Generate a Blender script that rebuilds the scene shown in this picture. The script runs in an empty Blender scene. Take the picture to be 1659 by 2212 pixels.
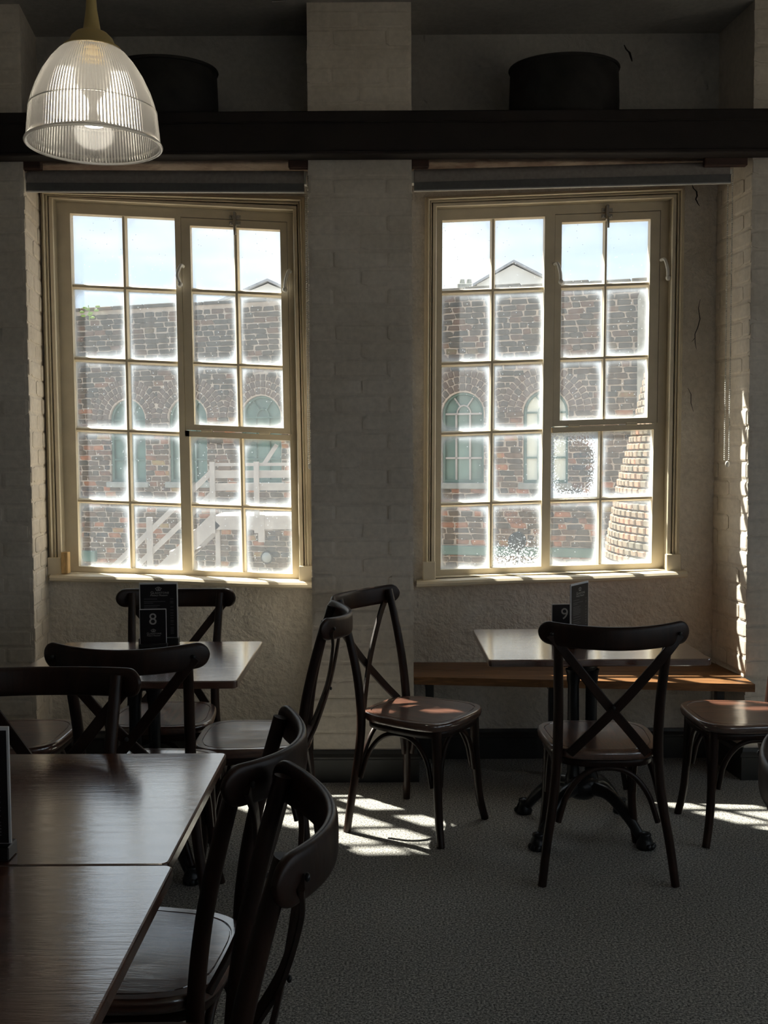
import bpy, math, random
from mathutils import Vector, Matrix, Euler
PI = math.pi
random.seed(7)
scene = bpy.context.scene
C = scene.collection

# ------------------------------------------------------------------ camera
cam_data = bpy.data.cameras.new('camera')
cam = bpy.data.objects.new('camera', cam_data)
C.objects.link(cam)
cam_data.sensor_fit = 'HORIZONTAL'
cam_data.sensor_width = 36.0
cam_data.lens = 36.0 * 2200.0 / 1659.0
cam_data.clip_start = 0.05
cam_data.clip_end = 500
PITCH = math.atan(121.0 / 2200.0)
ROLL = 0.0055
cam.location = (0, 0, 1.44)
cam.rotation_mode = 'XYZ'
cam.matrix_world = (Matrix.Translation((0, 0, 1.44)) @ Matrix.Rotation(PI / 2 - PITCH, 4, 'X') @ Matrix.Rotation(-ROLL, 4, 'Z'))
scene.camera = cam

# ------------------------------------------------------------------ exposure
vs = scene.view_settings
vs.view_transform = 'Standard'
vs.look = 'None'
vs.exposure = 0.85
vs.gamma = 1.0
vs.use_curve_mapping = False

# ------------------------------------------------------------------ sky and sun
SKY_STRENGTH = 0.84
SUN_STRENGTH = 11.5
world = bpy.data.worlds.new('sky')
scene.world = world
world.use_nodes = True
nt = world.node_tree
nt.nodes.clear()
_o = nt.nodes.new('ShaderNodeOutputWorld')
_b = nt.nodes.new('ShaderNodeBackground')
_tc = nt.nodes.new('ShaderNodeTexCoord')
_mp = nt.nodes.new('ShaderNodeMapping')
_mp.inputs['Scale'].default_value = (1.0, 1.0, 2.6)
_n = nt.nodes.new('ShaderNodeTexNoise')
_n.inputs['Scale'].default_value = 3.2
_n.inputs['Detail'].default_value = 4
_n.inputs['Roughness'].default_value = 0.55
_r = nt.nodes.new('ShaderNodeValToRGB')
_r.color_ramp.elements[0].position = 0.44
_r.color_ramp.elements[0].color = (0.615, 0.725, 0.875, 1)
_r.color_ramp.elements[1].position = 0.62
_r.color_ramp.elements[1].color = (0.90, 0.92, 0.95, 1)
nt.links.new(_tc.outputs['Generated'], _mp.inputs['Vector'])
nt.links.new(_mp.outputs['Vector'], _n.inputs['Vector'])
nt.links.new(_n.outputs['Fac'], _r.inputs['Fac'])
nt.links.new(_r.outputs['Color'], _b.inputs['Color'])
_b.inputs['Strength'].default_value = SKY_STRENGTH
nt.links.new(_b.outputs[0], _o.inputs['Surface'])

sun_data = bpy.data.lights.new('sun', 'SUN')
sun_data.energy = SUN_STRENGTH
sun_data.color = (1.0, 0.94, 0.84)
sun_data.angle = math.radians(0.9)
sun = bpy.data.objects.new('sun', sun_data)
C.objects.link(sun)
SUN_EL = math.radians(53)
SUN_AZ = math.atan2(-0.68, 0.733)          # horizontal heading of the light
_d = Vector((math.cos(SUN_AZ) * math.cos(SUN_EL), math.sin(SUN_AZ) * math.cos(SUN_EL), -math.sin(SUN_EL)))
sun.rotation_mode = 'QUATERNION'
sun.rotation_quaternion = _d.to_track_quat('-Z', 'Y')
sun.location = (-8, 12, 14)

scene.cycles.max_bounces = 8
scene.cycles.diffuse_bounces = 4
scene.cycles.glossy_bounces = 3
scene.cycles.transmission_bounces = 7
scene.cycles.transparent_max_bounces = 12
scene.cycles.use_adaptive_sampling = True
scene.cycles.adaptive_threshold = 0.035
scene.cycles.adaptive_min_samples = 18
scene.cycles.sample_clamp_indirect = 6.0
scene.cycles.blur_glossy = 0.5


# ------------------------------------------------------------------ object helpers
def tag(o, label=None, cat=None, group=None, kind=None):
    if label: o['label'] = label
    if cat: o['category'] = cat
    if group: o['group'] = group
    if kind: o['kind'] = kind
    return o

def thing(name, label, cat, loc=(0, 0, 0), rotz=0.0, group=None, kind=None):
    o = bpy.data.objects.new(name, None)
    o.empty_display_size = 0.1
    C.objects.link(o)
    o.location = loc
    o.rotation_euler = (0, 0, rotz)
    return tag(o, label, cat, group, kind)

def link(name, me, parent=None, loc=None, rot=None, scale=None):
    o = bpy.data.objects.new(name, me)
    C.objects.link(o)
    if parent: o.parent = parent
    if loc is not None: o.location = loc
    if rot is not None: o.rotation_euler = rot
    if scale is not None: o.scale = scale
    return o

class MB:
    """collects geometry for ONE mesh"""
    def __init__(s): s.v = []; s.f = []; s.sm = []
    def add(s, vs_, fs_, smooth=False):
        n = len(s.v)
        s.v += [tuple(p) for p in vs_]
        s.f += [tuple(i + n for i in f) for f in fs_]
        s.sm += [smooth] * len(fs_)
        return s
    def hexa(s, p):
        # p: 8 points, bottom ring 0-3 then top ring 4-7
        return s.add(p, [(3, 2, 1, 0), (4, 5, 6, 7), (0, 1, 5, 4), (1, 2, 6, 5), (2, 3, 7, 6), (3, 0, 4, 7)])
    def box(s, x0, x1, y0, y1, z0, z1):
        return s.hexa([(x0, y0, z0), (x1, y0, z0), (x1, y1, z0), (x0, y1, z0), (x0, y0, z1), (x1, y0, z1), (x1, y1, z1), (x0, y1, z1)])
    def cbox(s, x0, x1, y0, y1, z0, z1, c):
        """box with chamfered edges (44 triangles)"""
        V = []; idx = {}
        X = (x0, x1); Y = (y0, y1); Z = (z0, z1)
        for i in (0, 1):
            for j in (0, 1):
                for k in (0, 1):
                    sx, sy, sz = (1 - 2 * i), (1 - 2 * j), (1 - 2 * k)
                    p = (X[i], Y[j], Z[k])
                    idx[i, j, k, 0] = len(V); V.append((p[0], p[1] + sy * c, p[2] + sz * c))
                    idx[i, j, k, 1] = len(V); V.append((p[0] + sx * c, p[1], p[2] + sz * c))
                    idx[i, j, k, 2] = len(V); V.append((p[0] + sx * c, p[1] + sy * c, p[2]))
        F = []
        q = lambda *a: F.append(tuple(idx[b] for b in a))
        for i in (0, 1):
            q((i, 0, 0, 0), (i, 1, 0, 0), (i, 1, 1, 0), (i, 0, 1, 0))
            q((0, i, 0, 1), (1, i, 0, 1), (1, i, 1, 1), (0, i, 1, 1))
            q((0, 0, i, 2), (1, 0, i, 2), (1, 1, i, 2), (0, 1, i, 2))
        for a in (0, 1):
            for b in (0, 1):
                q((a, b, 0, 0), (a, b, 1, 0), (a, b, 1, 1), (a, b, 0, 1))
                q((a, 0, b, 0), (a, 1, b, 0), (a, 1, b, 2), (a, 0, b, 2))
                q((0, a, b, 1), (1, a, b, 1), (1, a, b, 2), (0, a, b, 2))
        for i in (0, 1):
            for j in (0, 1):
                for k in (0, 1):
                    q((i, j, k, 0), (i, j, k, 1), (i, j, k, 2))
        return s.add(V, F)
    def sweep(s, pts, sec, ref=(0, 0, 1), caps=True, smooth=True, scales=None):
        """sweep a closed 2D section along pts. sec: list of (a,b) or function(i)->list; a along binormal, b along ref-normal"""
        P = [Vector(p) for p in pts]
        ref = Vector(ref)
        rings = []
        for i, p in enumerate(P):
            t = (P[min(i + 1, len(P) - 1)] - P[max(i - 1, 0)]).normalized()
            n = ref - t * ref.dot(t)
            if n.length < 1e-5:
                n = Vector((1, 0, 0)) - t * t.x
            n.normalize()
            b = t.cross(n)
            sc = sec(i) if callable(sec) else sec
            k = scales[i] if scales else 1.0
            rings.append([p + b * (a * k) + n * (c * k) for a, c in sc])
        m = len(rings[0])
        V = [v for r in rings for v in r]
        F = []
        for i in range(len(rings) - 1):
            for j in range(m):
                F.append((i * m + j, i * m + (j + 1) % m, (i + 1) * m + (j + 1) % m, (i + 1) * m + j))
        s.add(V, F, smooth)
        if caps:
            s.add(rings[0], [tuple(range(m))[::-1]])
            s.add(rings[-1], [tuple(range(m))])
        return s
    def tube(s, pts, rad, seg=10, ref=(0, 0, 1), caps=True):
        R = rad if isinstance(rad, (list, tuple)) else [rad] * len(pts)
        return s.sweep(pts, lambda i: [(R[i] * math.cos(2 * PI * k / seg), R[i] * math.sin(2 * PI * k / seg)) for k in range(seg)], ref, caps)
    def lathe(s, prof, seg=24, center=(0, 0), smooth=True, rib=None):
        V = []
        for r, z in prof:
            for k in range(seg):
                a = 2 * PI * k / seg
                rr = r * (1 + (rib if (rib and k % 2) else 0))
                V.append((center[0] + rr * math.cos(a), center[1] + rr * math.sin(a), z))
        F = []
        for i in range(len(prof) - 1):
            for k in range(seg):
                F.append((i * seg + k, i * seg + (k + 1) % seg, (i + 1) * seg + (k + 1) % seg, (i + 1) * seg + k))
        return s.add(V, F, smooth)
    def mesh(s, name, mat):
        me = bpy.data.meshes.new(name)
        me.from_pydata(s.v, [], s.f)
        me.polygons.foreach_set('use_smooth', s.sm)
        if mat: me.materials.append(mat)
        me.update()
        return me
    def build(s, name, mat, parent=None, **k):
        return link(name, s.mesh(name, mat), parent, **k)

def copy_tree(o, parent=None):
    c = o.copy()
    C.objects.link(c)
    if parent is not None: c.parent = parent
    for ch in list(o.children):
        copy_tree(ch, c)
    return c

def lerp(a, b, t): return a + (b - a) * t

def spline(ctrl, n):
    """Catmull-Rom through ctrl points, n samples per span"""
    P = [Vector(p) for p in ctrl]
    P = [P[0] * 2 - P[1]] + P + [P[-1] * 2 - P[-2]]
    out = []
    for i in range(1, len(P) - 2):
        for k in range(n):
            t = k / n
            a, b, c, d = P[i - 1], P[i], P[i + 1], P[i + 2]
            out.append(0.5 * ((2 * b) + (c - a) * t + (2 * a - 5 * b + 4 * c - d) * t * t + (3 * b - a - 3 * c + d) * t ** 3))
    out.append(P[-2])
    return out

# ------------------------------------------------------------------ materials
def new_mat(name):
    m = bpy.data.materials.new(name)
    m.use_nodes = True
    t = m.node_tree
    t.nodes.clear()
    out = t.nodes.new('ShaderNodeOutputMaterial')
    return m, t, out

def ramp(t, fac, stops):
    r = t.nodes.new('ShaderNodeValToRGB')
    e = r.color_ramp.elements
    while len(e) < len(stops): e.new(0.5)
    for k, (p, c) in enumerate(stops):
        e[k].position = p
        e[k].color = (c[0], c[1], c[2], 1)
    t.links.new(fac, r.inputs['Fac'])
    return r.outputs['Color']

def noise(t, vec, scale, detail=4, rough=0.55, dist=0.0):
    n = t.nodes.new('ShaderNodeTexNoise')
    n.inputs['Scale'].default_value = scale
    n.inputs['Detail'].default_value = detail
    n.inputs['Roughness'].default_value = rough
    n.inputs['Distortion'].default_value = dist
    if vec is not None: t.links.new(vec, n.inputs['Vector'])
    return n.outputs['Fac']

def mapped(t, scale=(1, 1, 1), space='Object', rot=(0, 0, 0)):
    tc = t.nodes.new('ShaderNodeTexCoord')
    mp = t.nodes.new('ShaderNodeMapping')
    mp.inputs['Scale'].default_value = scale
    mp.inputs['Rotation'].default_value = rot
    t.links.new(tc.outputs[space], mp.inputs['Vector'])
    return mp.outputs['Vector']

def math_node(t, op, a, b=None, c=None, clamp=False):
    n = t.nodes.new('ShaderNodeMath')
    n.operation = op
    n.use_clamp = clamp
    for i, v in enumerate((a, b, c)):
        if v is None: continue
        if isinstance(v, (int, float)): n.inputs[i].default_value = v
        else: t.links.new(v, n.inputs[i])
    return n.outputs[0]

def mix_rgb(t, fac, a, b, mode='MIX'):
    n = t.nodes.new('ShaderNodeMix')
    n.data_type = 'RGBA'
    n.blend_type = mode
    for sock, v in ((n.inputs['Factor'], fac), (n.inputs['A'], a), (n.inputs['B'], b)):
        if isinstance(v, (int, float)): sock.default_value = v
        elif isinstance(v, tuple): sock.default_value = (v[0], v[1], v[2], 1)
        else: t.links.new(v, sock)
    return n.outputs['Result']

def principled(t, out, color, rough=0.6, metal=0.0, bump=None, bump_strength=0.3, bump_dist=0.01, spec=0.5, coat=0.0):
    p = t.nodes.new('ShaderNodeBsdfPrincipled')
    if isinstance(color, tuple): p.inputs['Base Color'].default_value = (*color, 1)
    else: t.links.new(color, p.inputs['Base Color'])
    if isinstance(rough, (int, float)): p.inputs['Roughness'].default_value = rough
    else: t.links.new(rough, p.inputs['Roughness'])
    p.inputs['Metallic'].default_value = metal
    p.inputs['Specular IOR Level'].default_value = spec
    p.inputs['Coat Weight'].default_value = coat
    p.inputs['Coat Roughness'].default_value = 0.11
    p.inputs['Coat IOR'].default_value = 2.6
    if bump is not None:
        b = t.nodes.new('ShaderNodeBump')
        b.inputs['Strength'].default_value = bump_strength
        b.inputs['Distance'].default_value = bump_dist
        t.links.new(bump, b.inputs['Height'])
        t.links.new(b.outputs['Normal'], p.inputs['Normal'])
        if coat: t.links.new(b.outputs['Normal'], p.inputs['Coat Normal'])
    t.links.new(p.outputs[0], out.inputs['Surface'])
    return p

def plain(name, color, rough=0.6, metal=0.0, var=0.12, scale=14, bump=0.15, bdist=0.003, spec=0.5, space='Object', stretch=(1, 1, 1), coat=0.0):
    m, t, out = new_mat(name)
    v = mapped(t, stretch, space)
    n = noise(t, v, scale, 3)
    lo = tuple(max(0, c * (1 - var)) for c in color)
    hi = tuple(min(1, c * (1 + var)) for c in color)
    principled(t, out, ramp(t, n, [(0.3, lo), (0.7, hi)]), rough, metal, n if bump else None, bump, bdist, spec, coat)
    return m

def world_pos(t):
    g = t.nodes.new('ShaderNodeNewGeometry')
    return g.outputs['Position']

def wall_mat(name, base, stain, patch_scale=1.6, lump=0.5, lump_dist=0.012):
    m, t, out = new_mat(name)
    pos = world_pos(t)
    big = noise(t, pos, patch_scale, 3, 0.6, 0.4)
    fine = noise(t, pos, 38, 3, 0.6)
    mid = noise(t, pos, 7, 4, 0.62, 0.3)
    c1 = ramp(t, big, [(0.38, stain), (0.6, base)])
    c2 = mix_rgb(t, 0.25, c1, ramp(t, fine, [(0.35, (0.5, 0.5, 0.5)), (0.65, (1, 1, 1))]), 'MULTIPLY')
    h = math_node(t, 'ADD', math_node(t, 'MULTIPLY', mid, 1.0), math_node(t, 'MULTIPLY', fine, 0.28))
    principled(t, out, c2, 0.75, 0, h, lump, lump_dist, 0.25)
    return m

M = {}
M['brick_paint'] = wall_mat('painted_brick', (0.81, 0.735, 0.64), (0.71, 0.635, 0.54), 2.5, 0.55, 0.008)
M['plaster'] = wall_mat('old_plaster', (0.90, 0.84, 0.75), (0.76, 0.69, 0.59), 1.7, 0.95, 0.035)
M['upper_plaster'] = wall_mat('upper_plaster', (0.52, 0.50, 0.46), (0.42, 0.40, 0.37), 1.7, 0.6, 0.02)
M['lintel'] = wall_mat('peeling_brown_paint', (0.24, 0.19, 0.155), (0.13, 0.085, 0.065), 6, 0.9, 0.02)
M['ceiling'] = wall_mat('ceiling_paint', (0.50, 0.485, 0.45), (0.42, 0.40, 0.37), 1.2, 0.4, 0.012)
M['room_wall'] = wall_mat('room_wall_paint', (0.55, 0.53, 0.49), (0.48, 0.46, 0.42), 1.2, 0.3, 0.01)
M['cream'] = plain('cream_window_paint', (0.76, 0.665, 0.50), 0.45, 0, 0.07, 9, 0.12, 0.002)
M['skirting'] = plain('dark_skirting_paint', (0.035, 0.035, 0.033), 0.42, 0, 0.2, 8)
M['beam'] = plain('dark_beam_paint', (0.017, 0.011, 0.0095), 0.68, 0, 0.35, 6, 0.3, 0.004)
M['red_wood'] = plain('red_brown_timber', (0.07, 0.035, 0.025), 0.6, 0, 0.3, 9, 0.2, 0.003, stretch=(1, 1, 5))
M['saggar'] = plain('soot_dark_fireclay', (0.02, 0.0185, 0.0175), 0.8, 0, 0.4, 12, 0.5, 0.006)
M['iron'] = plain('black_cast_iron', (0.012, 0.012, 0.013), 0.33, 0.0, 0.2, 30, 0.2, 0.002)
M['black'] = plain('black_plastic', (0.014, 0.013, 0.013), 0.4, 0, 0.1, 30, 0)
M['white_metal'] = plain('white_enamel', (0.80, 0.79, 0.75), 0.3, 0, 0.03, 20, 0)
M['brass'] = plain('brushed_brass', (0.80, 0.62, 0.28), 0.42, 0.65, 0.06, 20, 0.05)
M['steel'] = plain('dull_steel', (0.45, 0.43, 0.40), 0.35, 1.0, 0.06, 20, 0)
M['bead'] = plain('clear_grey_bead', (0.72, 0.70, 0.65), 0.2, 0, 0.03, 20, 0)
M['blind'] = plain('grey_blind_fabric', (0.34, 0.30, 0.27), 0.85, 0, 0.12, 60, 0.2, 0.001)
M['blind_bar'] = plain('dark_blind_bar', (0.14, 0.135, 0.13), 0.7, 0, 0.1, 60, 0)
M['blind_edge'] = plain('pale_blind_edge', (0.5, 0.49, 0.47), 0.5, 0, 0.05, 20, 0)
M['pine'] = plain('bare_pine', (0.62, 0.40, 0.17), 0.55, 0, 0.2, 20, 0.1, 0.001, stretch=(4, 4, 1))
M['white_card'] = plain('white_card', (0.80, 0.80, 0.80), 0.5, 0, 0.02, 10, 0)
M['black_card'] = plain('black_printed_card', (0.016, 0.014, 0.016), 0.3, 0, 0.1, 10, 0)
M['print'] = plain('grey_print', (0.50, 0.49, 0.47), 0.5, 0, 0.02, 10, 0)
M['faint_print'] = plain('faint_grey_print', (0.16, 0.15, 0.16), 0.5, 0, 0.02, 10, 0)
M['crack'] = plain('crack_dirt', (0.03, 0.027, 0.025), 0.9, 0, 0.1, 10, 0)
M['white_timber'] = plain('weathered_white_timber', (0.40, 0.375, 0.355), 0.7, 0, 0.14, 6, 0.2, 0.004)
M['mortar'] = plain('pink_lime_mortar', (0.42, 0.355, 0.295), 0.9, 0, 0.2, 9, 0.4, 0.01)
M['green_paint'] = plain('dark_green_paint', (0.09, 0.16, 0.135), 0.45, 0, 0.2, 5, 0.1, 0.003)
M['green_glass'] = plain('dusty_green_glass', (0.12, 0.20, 0.17), 0.35, 0, 0.25, 4, 0)
M['pale_pane'] = plain('sky_reflection_pane', (0.72, 0.76, 0.68), 0.35, 0, 0.06, 4, 0)  # bright sky reflection put into the pane colour
M['sill_stone'] = plain('grey_stone_sill', (0.26, 0.27, 0.25), 0.8, 0, 0.2, 8, 0.3, 0.005)
M['render'] = plain('rough_grey_render', (0.33, 0.33, 0.30), 0.9, 0, 0.25, 9, 0.6, 0.02)
M['house'] = plain('pale_house_render', (0.80, 0.79, 0.74), 0.8, 0, 0.05, 2, 0)
M['slate'] = plain('roof_slate', (0.42, 0.43, 0.45), 0.6, 0, 0.15, 6, 0.2)
M['yard'] = plain('yard_paving', (0.20, 0.18, 0.16), 0.9, 0, 0.3, 3, 0.4, 0.02)
M['leaf'] = plain('leaf_green', (0.22, 0.34, 0.07), 0.6, 0, 0.2, 6, 0)
M['dark_leaf'] = plain('dark_topiary', (0.03, 0.035, 0.035), 0.8, 0, 0.4, 12, 0.3)
M['lamp_glass'] = plain('round_lamp_glass', (0.3, 0.32, 0.31), 0.3, 0, 0.05, 6, 0)

def carpet_mat():
    m, t, out = new_mat('grey_flecked_carpet')
    pos = world_pos(t)
    n1 = noise(t, pos, 150, 4, 0.8)
    n2 = noise(t, pos, 1.5, 4, 0.5)
    c = ramp(t, n1, [(0.37, (0.075, 0.073, 0.067)), (0.49, (0.35, 0.34, 0.315)), (0.62, (0.85, 0.825, 0.755))])
    c = mix_rgb(t, 0.35, c, ramp(t, n2, [(0.3, (0.6, 0.6, 0.6)), (0.7, (1, 1, 1))]), 'MULTIPLY')
    principled(t, out, c, 0.95, 0, n1, 0.9, 0.006, 0.1)
    return m
M['carpet'] = carpet_mat()

def wood_mat(name, dark, light, rough, scale=3.0, stretch=(1, 14, 14), coat=0.0, bump=0.15, spec=0.5, rv=0.08):
    m, t, out = new_mat(name)
    v = mapped(t, stretch)
    oi = t.nodes.new('ShaderNodeObjectInfo')
    add = t.nodes.new('ShaderNodeVectorMath')
    add.operation = 'ADD'
    t.links.new(v, add.inputs[0])
    t.links.new(math_node(t, 'MULTIPLY', oi.outputs['Random'], 37.0), add.inputs[1])
    g = noise(t, add.outputs[0], scale, 8, 0.62, 1.4)
    f = noise(t, add.outputs[0], scale * 9, 3, 0.6)
    h = math_node(t, 'ADD', g, math_node(t, 'MULTIPLY', f, 0.4))
    c = ramp(t, g, [(0.32, dark), (0.52, tuple((a + b) / 2 for a, b in zip(dark, light))), (0.7, light)])
    r = math_node(t, 'ADD', math_node(t, 'MULTIPLY', f, rv * 2), rough - rv)
    principled(t, out, c, r, 0, h, bump, 0.0015, spec, coat)
    return m
M['chair_wood'] = wood_mat('dark_walnut_stained_wood', (0.013, 0.0062, 0.0042), (0.042, 0.018, 0.011), 0.40, 3.0, (6, 6, 1.2), spec=0.4)
M['seat_wood'] = wood_mat('walnut_stained_seat', (0.065, 0.026, 0.015), (0.19, 0.070, 0.038), 0.36, 3.0, (14, 1.6, 14), bump=0.2, spec=0.9, coat=0.8, rv=0.04)
M['table_wood'] = wood_mat('polished_walnut_tabletop', (0.070, 0.027, 0.017), (0.25, 0.100, 0.060), 0.26, 2.2, (1.3, 15, 15), bump=0.22, spec=1.0, coat=1.0, rv=0.03)
M['table_edge'] = plain('dark_table_edge', (0.02, 0.012, 0.009), 0.4, 0, 0.2, 12, 0)
M['bench_wood'] = wood_mat('oiled_bench_oak', (0.11, 0.048, 0.018), (0.32, 0.150, 0.055), 0.40, 2.4, (1.2, 16, 16), bump=0.3)

def brick_mat(name, stops, bump=0.5, soot=False):
    m, t, out = new_mat(name)
    g = t.nodes.new('ShaderNodeNewGeometry')
    oi = t.nodes.new('ShaderNodeObjectInfo')
    s = math_node(t, 'ADD', oi.outputs['Random'], math_node(t, 'MULTIPLY', g.outputs['Random Per Island'], 1.0))
    s = math_node(t, 'FRACT', s)
    n = noise(t, g.outputs['Position'], 16, 5, 0.65)
    s2 = math_node(t, 'ADD', s, math_node(t, 'MULTIPLY', math_node(t, 'SUBTRACT', n, 0.5), 0.18), clamp=True)
    c = ramp(t, s2, stops)
    c = mix_rgb(t, 0.5, c, ramp(t, n, [(0.3, (0.45, 0.45, 0.45)), (0.7, (1, 1, 1))]), 'MULTIPLY')
    if soot:
        sz = t.nodes.new('ShaderNodeSeparateXYZ')
        t.links.new(g.outputs['Position'], sz.inputs[0])
        mr = t.nodes.new('ShaderNodeMapRange')
        t.links.new(math_node(t, 'ADD', sz.outputs['Z'], math_node(t, 'MULTIPLY', noise(t, g.outputs['Position'], 1.3, 4), 1.6)), mr.inputs['Value'])
        mr.inputs['From Min'].default_value = 2.4
        mr.inputs['From Max'].default_value = 3.6
        mr.inputs['To Max'].default_value = 0.72
        c = mix_rgb(t, mr.outputs['Result'], c, (0.088, 0.085, 0.075))
    principled(t, out, c, 0.9, 0, n, bump, 0.012, 0.2)
    return m
M['ext_brick'] = brick_mat('sooty_mixed_brick', [(0.0, (0.115, 0.095, 0.075)), (0.2, (0.16, 0.12, 0.085)), (0.4, (0.105, 0.10, 0.085)), (0.58, (0.19, 0.125, 0.085)), (0.74, (0.09, 0.095, 0.095)), (0.86, (0.30, 0.15, 0.09)), (0.95, (0.42, 0.19, 0.11)), (1.0, (0.32, 0.25, 0.12))], soot=True)
M['arch_brick'] = brick_mat('grey_arch_brick', [(0.0, (0.14, 0.11, 0.095)), (0.5, (0.18, 0.135, 0.11)), (1.0, (0.13, 0.115, 0.10))])
M['kiln_brick'] = brick_mat('kiln_brick', [(0.0, (0.26, 0.21, 0.15)), (0.3, (0.33, 0.25, 0.18)), (0.55, (0.21, 0.19, 0.145)), (0.75, (0.40, 0.26, 0.18)), (0.9, (0.50, 0.25, 0.16)), (1.0, (0.36, 0.29, 0.20))])

def glass_mat(name, edge=0.55, base=0.05, frost=0.0, seed=0.0):
    """old hand-made glass: clear, with a film of dirt that thickens towards the putty, and specks"""
    m, t, out = new_mat(name)
    tc = t.nodes.new('ShaderNodeTexCoord')
    sep = t.nodes.new('ShaderNodeSeparateXYZ')
    t.links.new(tc.outputs['Generated'], sep.inputs[0])
    g = t.nodes.new('ShaderNodeNewGeometry')
    pos = g.outputs['Position']
    wob = math_node(t, 'MULTIPLY', math_node(t, 'SUBTRACT', noise(t, pos, 9 + seed, 2, 0.6), 0.5), 0.22)
    def e4(s):
        a = math_node(t, 'ABSOLUTE', math_node(t, 'SUBTRACT', math_node(t, 'MULTIPLY', s, 2.0), 1.0))
        return math_node(t, 'POWER', math_node(t, 'ADD', a, wob), 6.0)
    d = math_node(t, 'ADD', e4(sep.outputs['X']), e4(sep.outputs['Z']))
    e = t.nodes.new('ShaderNodeMapRange')
    e.interpolation_type = 'SMOOTHSTEP'
    t.links.new(d, e.inputs['Value'])
    e.inputs['From Min'].default_value = 0.12
    e.inputs['From Max'].default_value = 0.95
    e.inputs['To Min'].default_value = base
    e.inputs['To Max'].default_value = edge
    streak = noise(t, mapped(t, (40, 40, 3), 'Object'), 1.0, 2, 0.6)
    h = math_node(t, 'MULTIPLY', e.outputs['Result'], math_node(t, 'ADD', 0.6, math_node(t, 'MULTIPLY', streak, 0.8)))
    vo = t.nodes.new('ShaderNodeTexVoronoi')
    vo.inputs['Scale'].default_value = 34
    t.links.new(pos, vo.inputs['Vector'])
    sp = math_node(t, 'LESS_THAN', vo.outputs['Distance'], 0.075)
    h = math_node(t, 'MAXIMUM', h, math_node(t, 'MULTIPLY', sp, 0.55))
    if frost > 0:
        fn = noise(t, pos, 130, 3, 0.7)
        thr = math_node(t, 'SUBTRACT', 0.71, math_node(t, 'MULTIPLY', math_node(t, 'POWER', d, 0.5), 0.36))
        if frost > 1.5:      # frost gathers at the foot of the pane
            thr = math_node(t, 'SUBTRACT', 0.68, math_node(t, 'MULTIPLY', math_node(t, 'SUBTRACT', 1.0, math_node(t, 'MULTIPLY', sep.outputs['Z'], 1.9), clamp=True), 0.20))
        fr = math_node(t, 'GREATER_THAN', fn, thr)
        h = math_node(t, 'MAXIMUM', h, math_node(t, 'MULTIPLY', fr, 0.85))
    tr = t.nodes.new('ShaderNodeBsdfTransparent')
    tr.inputs['Color'].default_value = (0.955, 0.975, 0.97, 1)
    tl = t.nodes.new('ShaderNodeBsdfTranslucent')
    tl.inputs['Color'].default_value = (0.70, 0.78, 0.86, 1)
    df = t.nodes.new('ShaderNodeBsdfDiffuse')
    df.inputs['Color'].default_value = (0.80, 0.82, 0.83, 1)
    gl = t.nodes.new('ShaderNodeBsdfGlossy')
    gl.inputs['Roughness'].default_value = 0.03
    m1 = t.nodes.new('ShaderNodeMixShader'); m1.inputs[0].default_value = 0.4
    t.links.new(tl.outputs[0], m1.inputs[1]); t.links.new(df.outputs[0], m1.inputs[2])
    m2 = t.nodes.new('ShaderNodeMixShader'); m2.inputs[0].default_value = 0.03
    t.links.new(tr.outputs[0], m2.inputs[1]); t.links.new(gl.outputs[0], m2.inputs[2])
    m3 = t.nodes.new('ShaderNodeMixShader')
    t.links.new(h, m3.inputs[0])
    t.links.new(m2.outputs[0], m3.inputs[1]); t.links.new(m1.outputs[0], m3.inputs[2])
    t.links.new(m3.outputs[0], out.inputs['Surface'])
    return m
M['pane'] = glass_mat('old_window_glass', 0.46, 0.06)
M['pane_clear'] = glass_mat('old_window_glass_clean', 0.12, 0.02, 0, 3)
def clean_glass():
    m, t, out = new_mat('clean_window_glass')
    tr = t.nodes.new('ShaderNodeBsdfTransparent')
    tr.inputs['Color'].default_value = (0.93, 0.95, 0.945, 1)
    t.links.new(tr.outputs[0], out.inputs['Surface'])
    return m
M['pane_plain'] = clean_glass()
M['pane_frost'] = glass_mat('frost_edged_glass', 0.5, 0.05, 1.0, 1)
M['pane_frost_low'] = glass_mat('frost_footed_glass', 0.4, 0.05, 2.0, 2)

def prism_glass(milk=0.16):
    m, t, out = new_mat('ribbed_clear_glass')
    g = t.nodes.new('ShaderNodeBsdfGlass')
    g.inputs['Color'].default_value = (0.97, 0.96, 0.94, 1)
    g.inputs['Roughness'].default_value = 0.10
    g.inputs['IOR'].default_value = 1.46
    tl = t.nodes.new('ShaderNodeBsdfTranslucent'); tl.inputs['Color'].default_value = (0.9, 0.88, 0.84, 1)
    df = t.nodes.new('ShaderNodeBsdfDiffuse'); df.inputs['Color'].default_value = (0.85, 0.83, 0.80, 1)
    a = t.nodes.new('ShaderNodeMixShader'); a.inputs[0].default_value = 0.4
    t.links.new(tl.outputs[0], a.inputs[1]); t.links.new(df.outputs[0], a.inputs[2])
    b = t.nodes.new('ShaderNodeMixShader'); b.inputs[0].default_value = milk
    t.links.new(g.outputs[0], b.inputs[1]); t.links.new(a.outputs[0], b.inputs[2])
    t.links.new(b.outputs[0], out.inputs['Surface'])
    return m
M['prism_rim'] = prism_glass(0.55)
M['prism'] = prism_glass()

def emit(name, color, strength):
    m, t, out = new_mat(name)
    e = t.nodes.new('ShaderNodeEmission')
    e.inputs['Color'].default_value = (*color, 1)
    e.inputs['Strength'].default_value = strength
    t.links.new(e.outputs[0], out.inputs['Surface'])
    return m
M['bulb'] = emit('lit_lamp_bulb', (1.0, 0.93, 0.80), 8.0)

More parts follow.
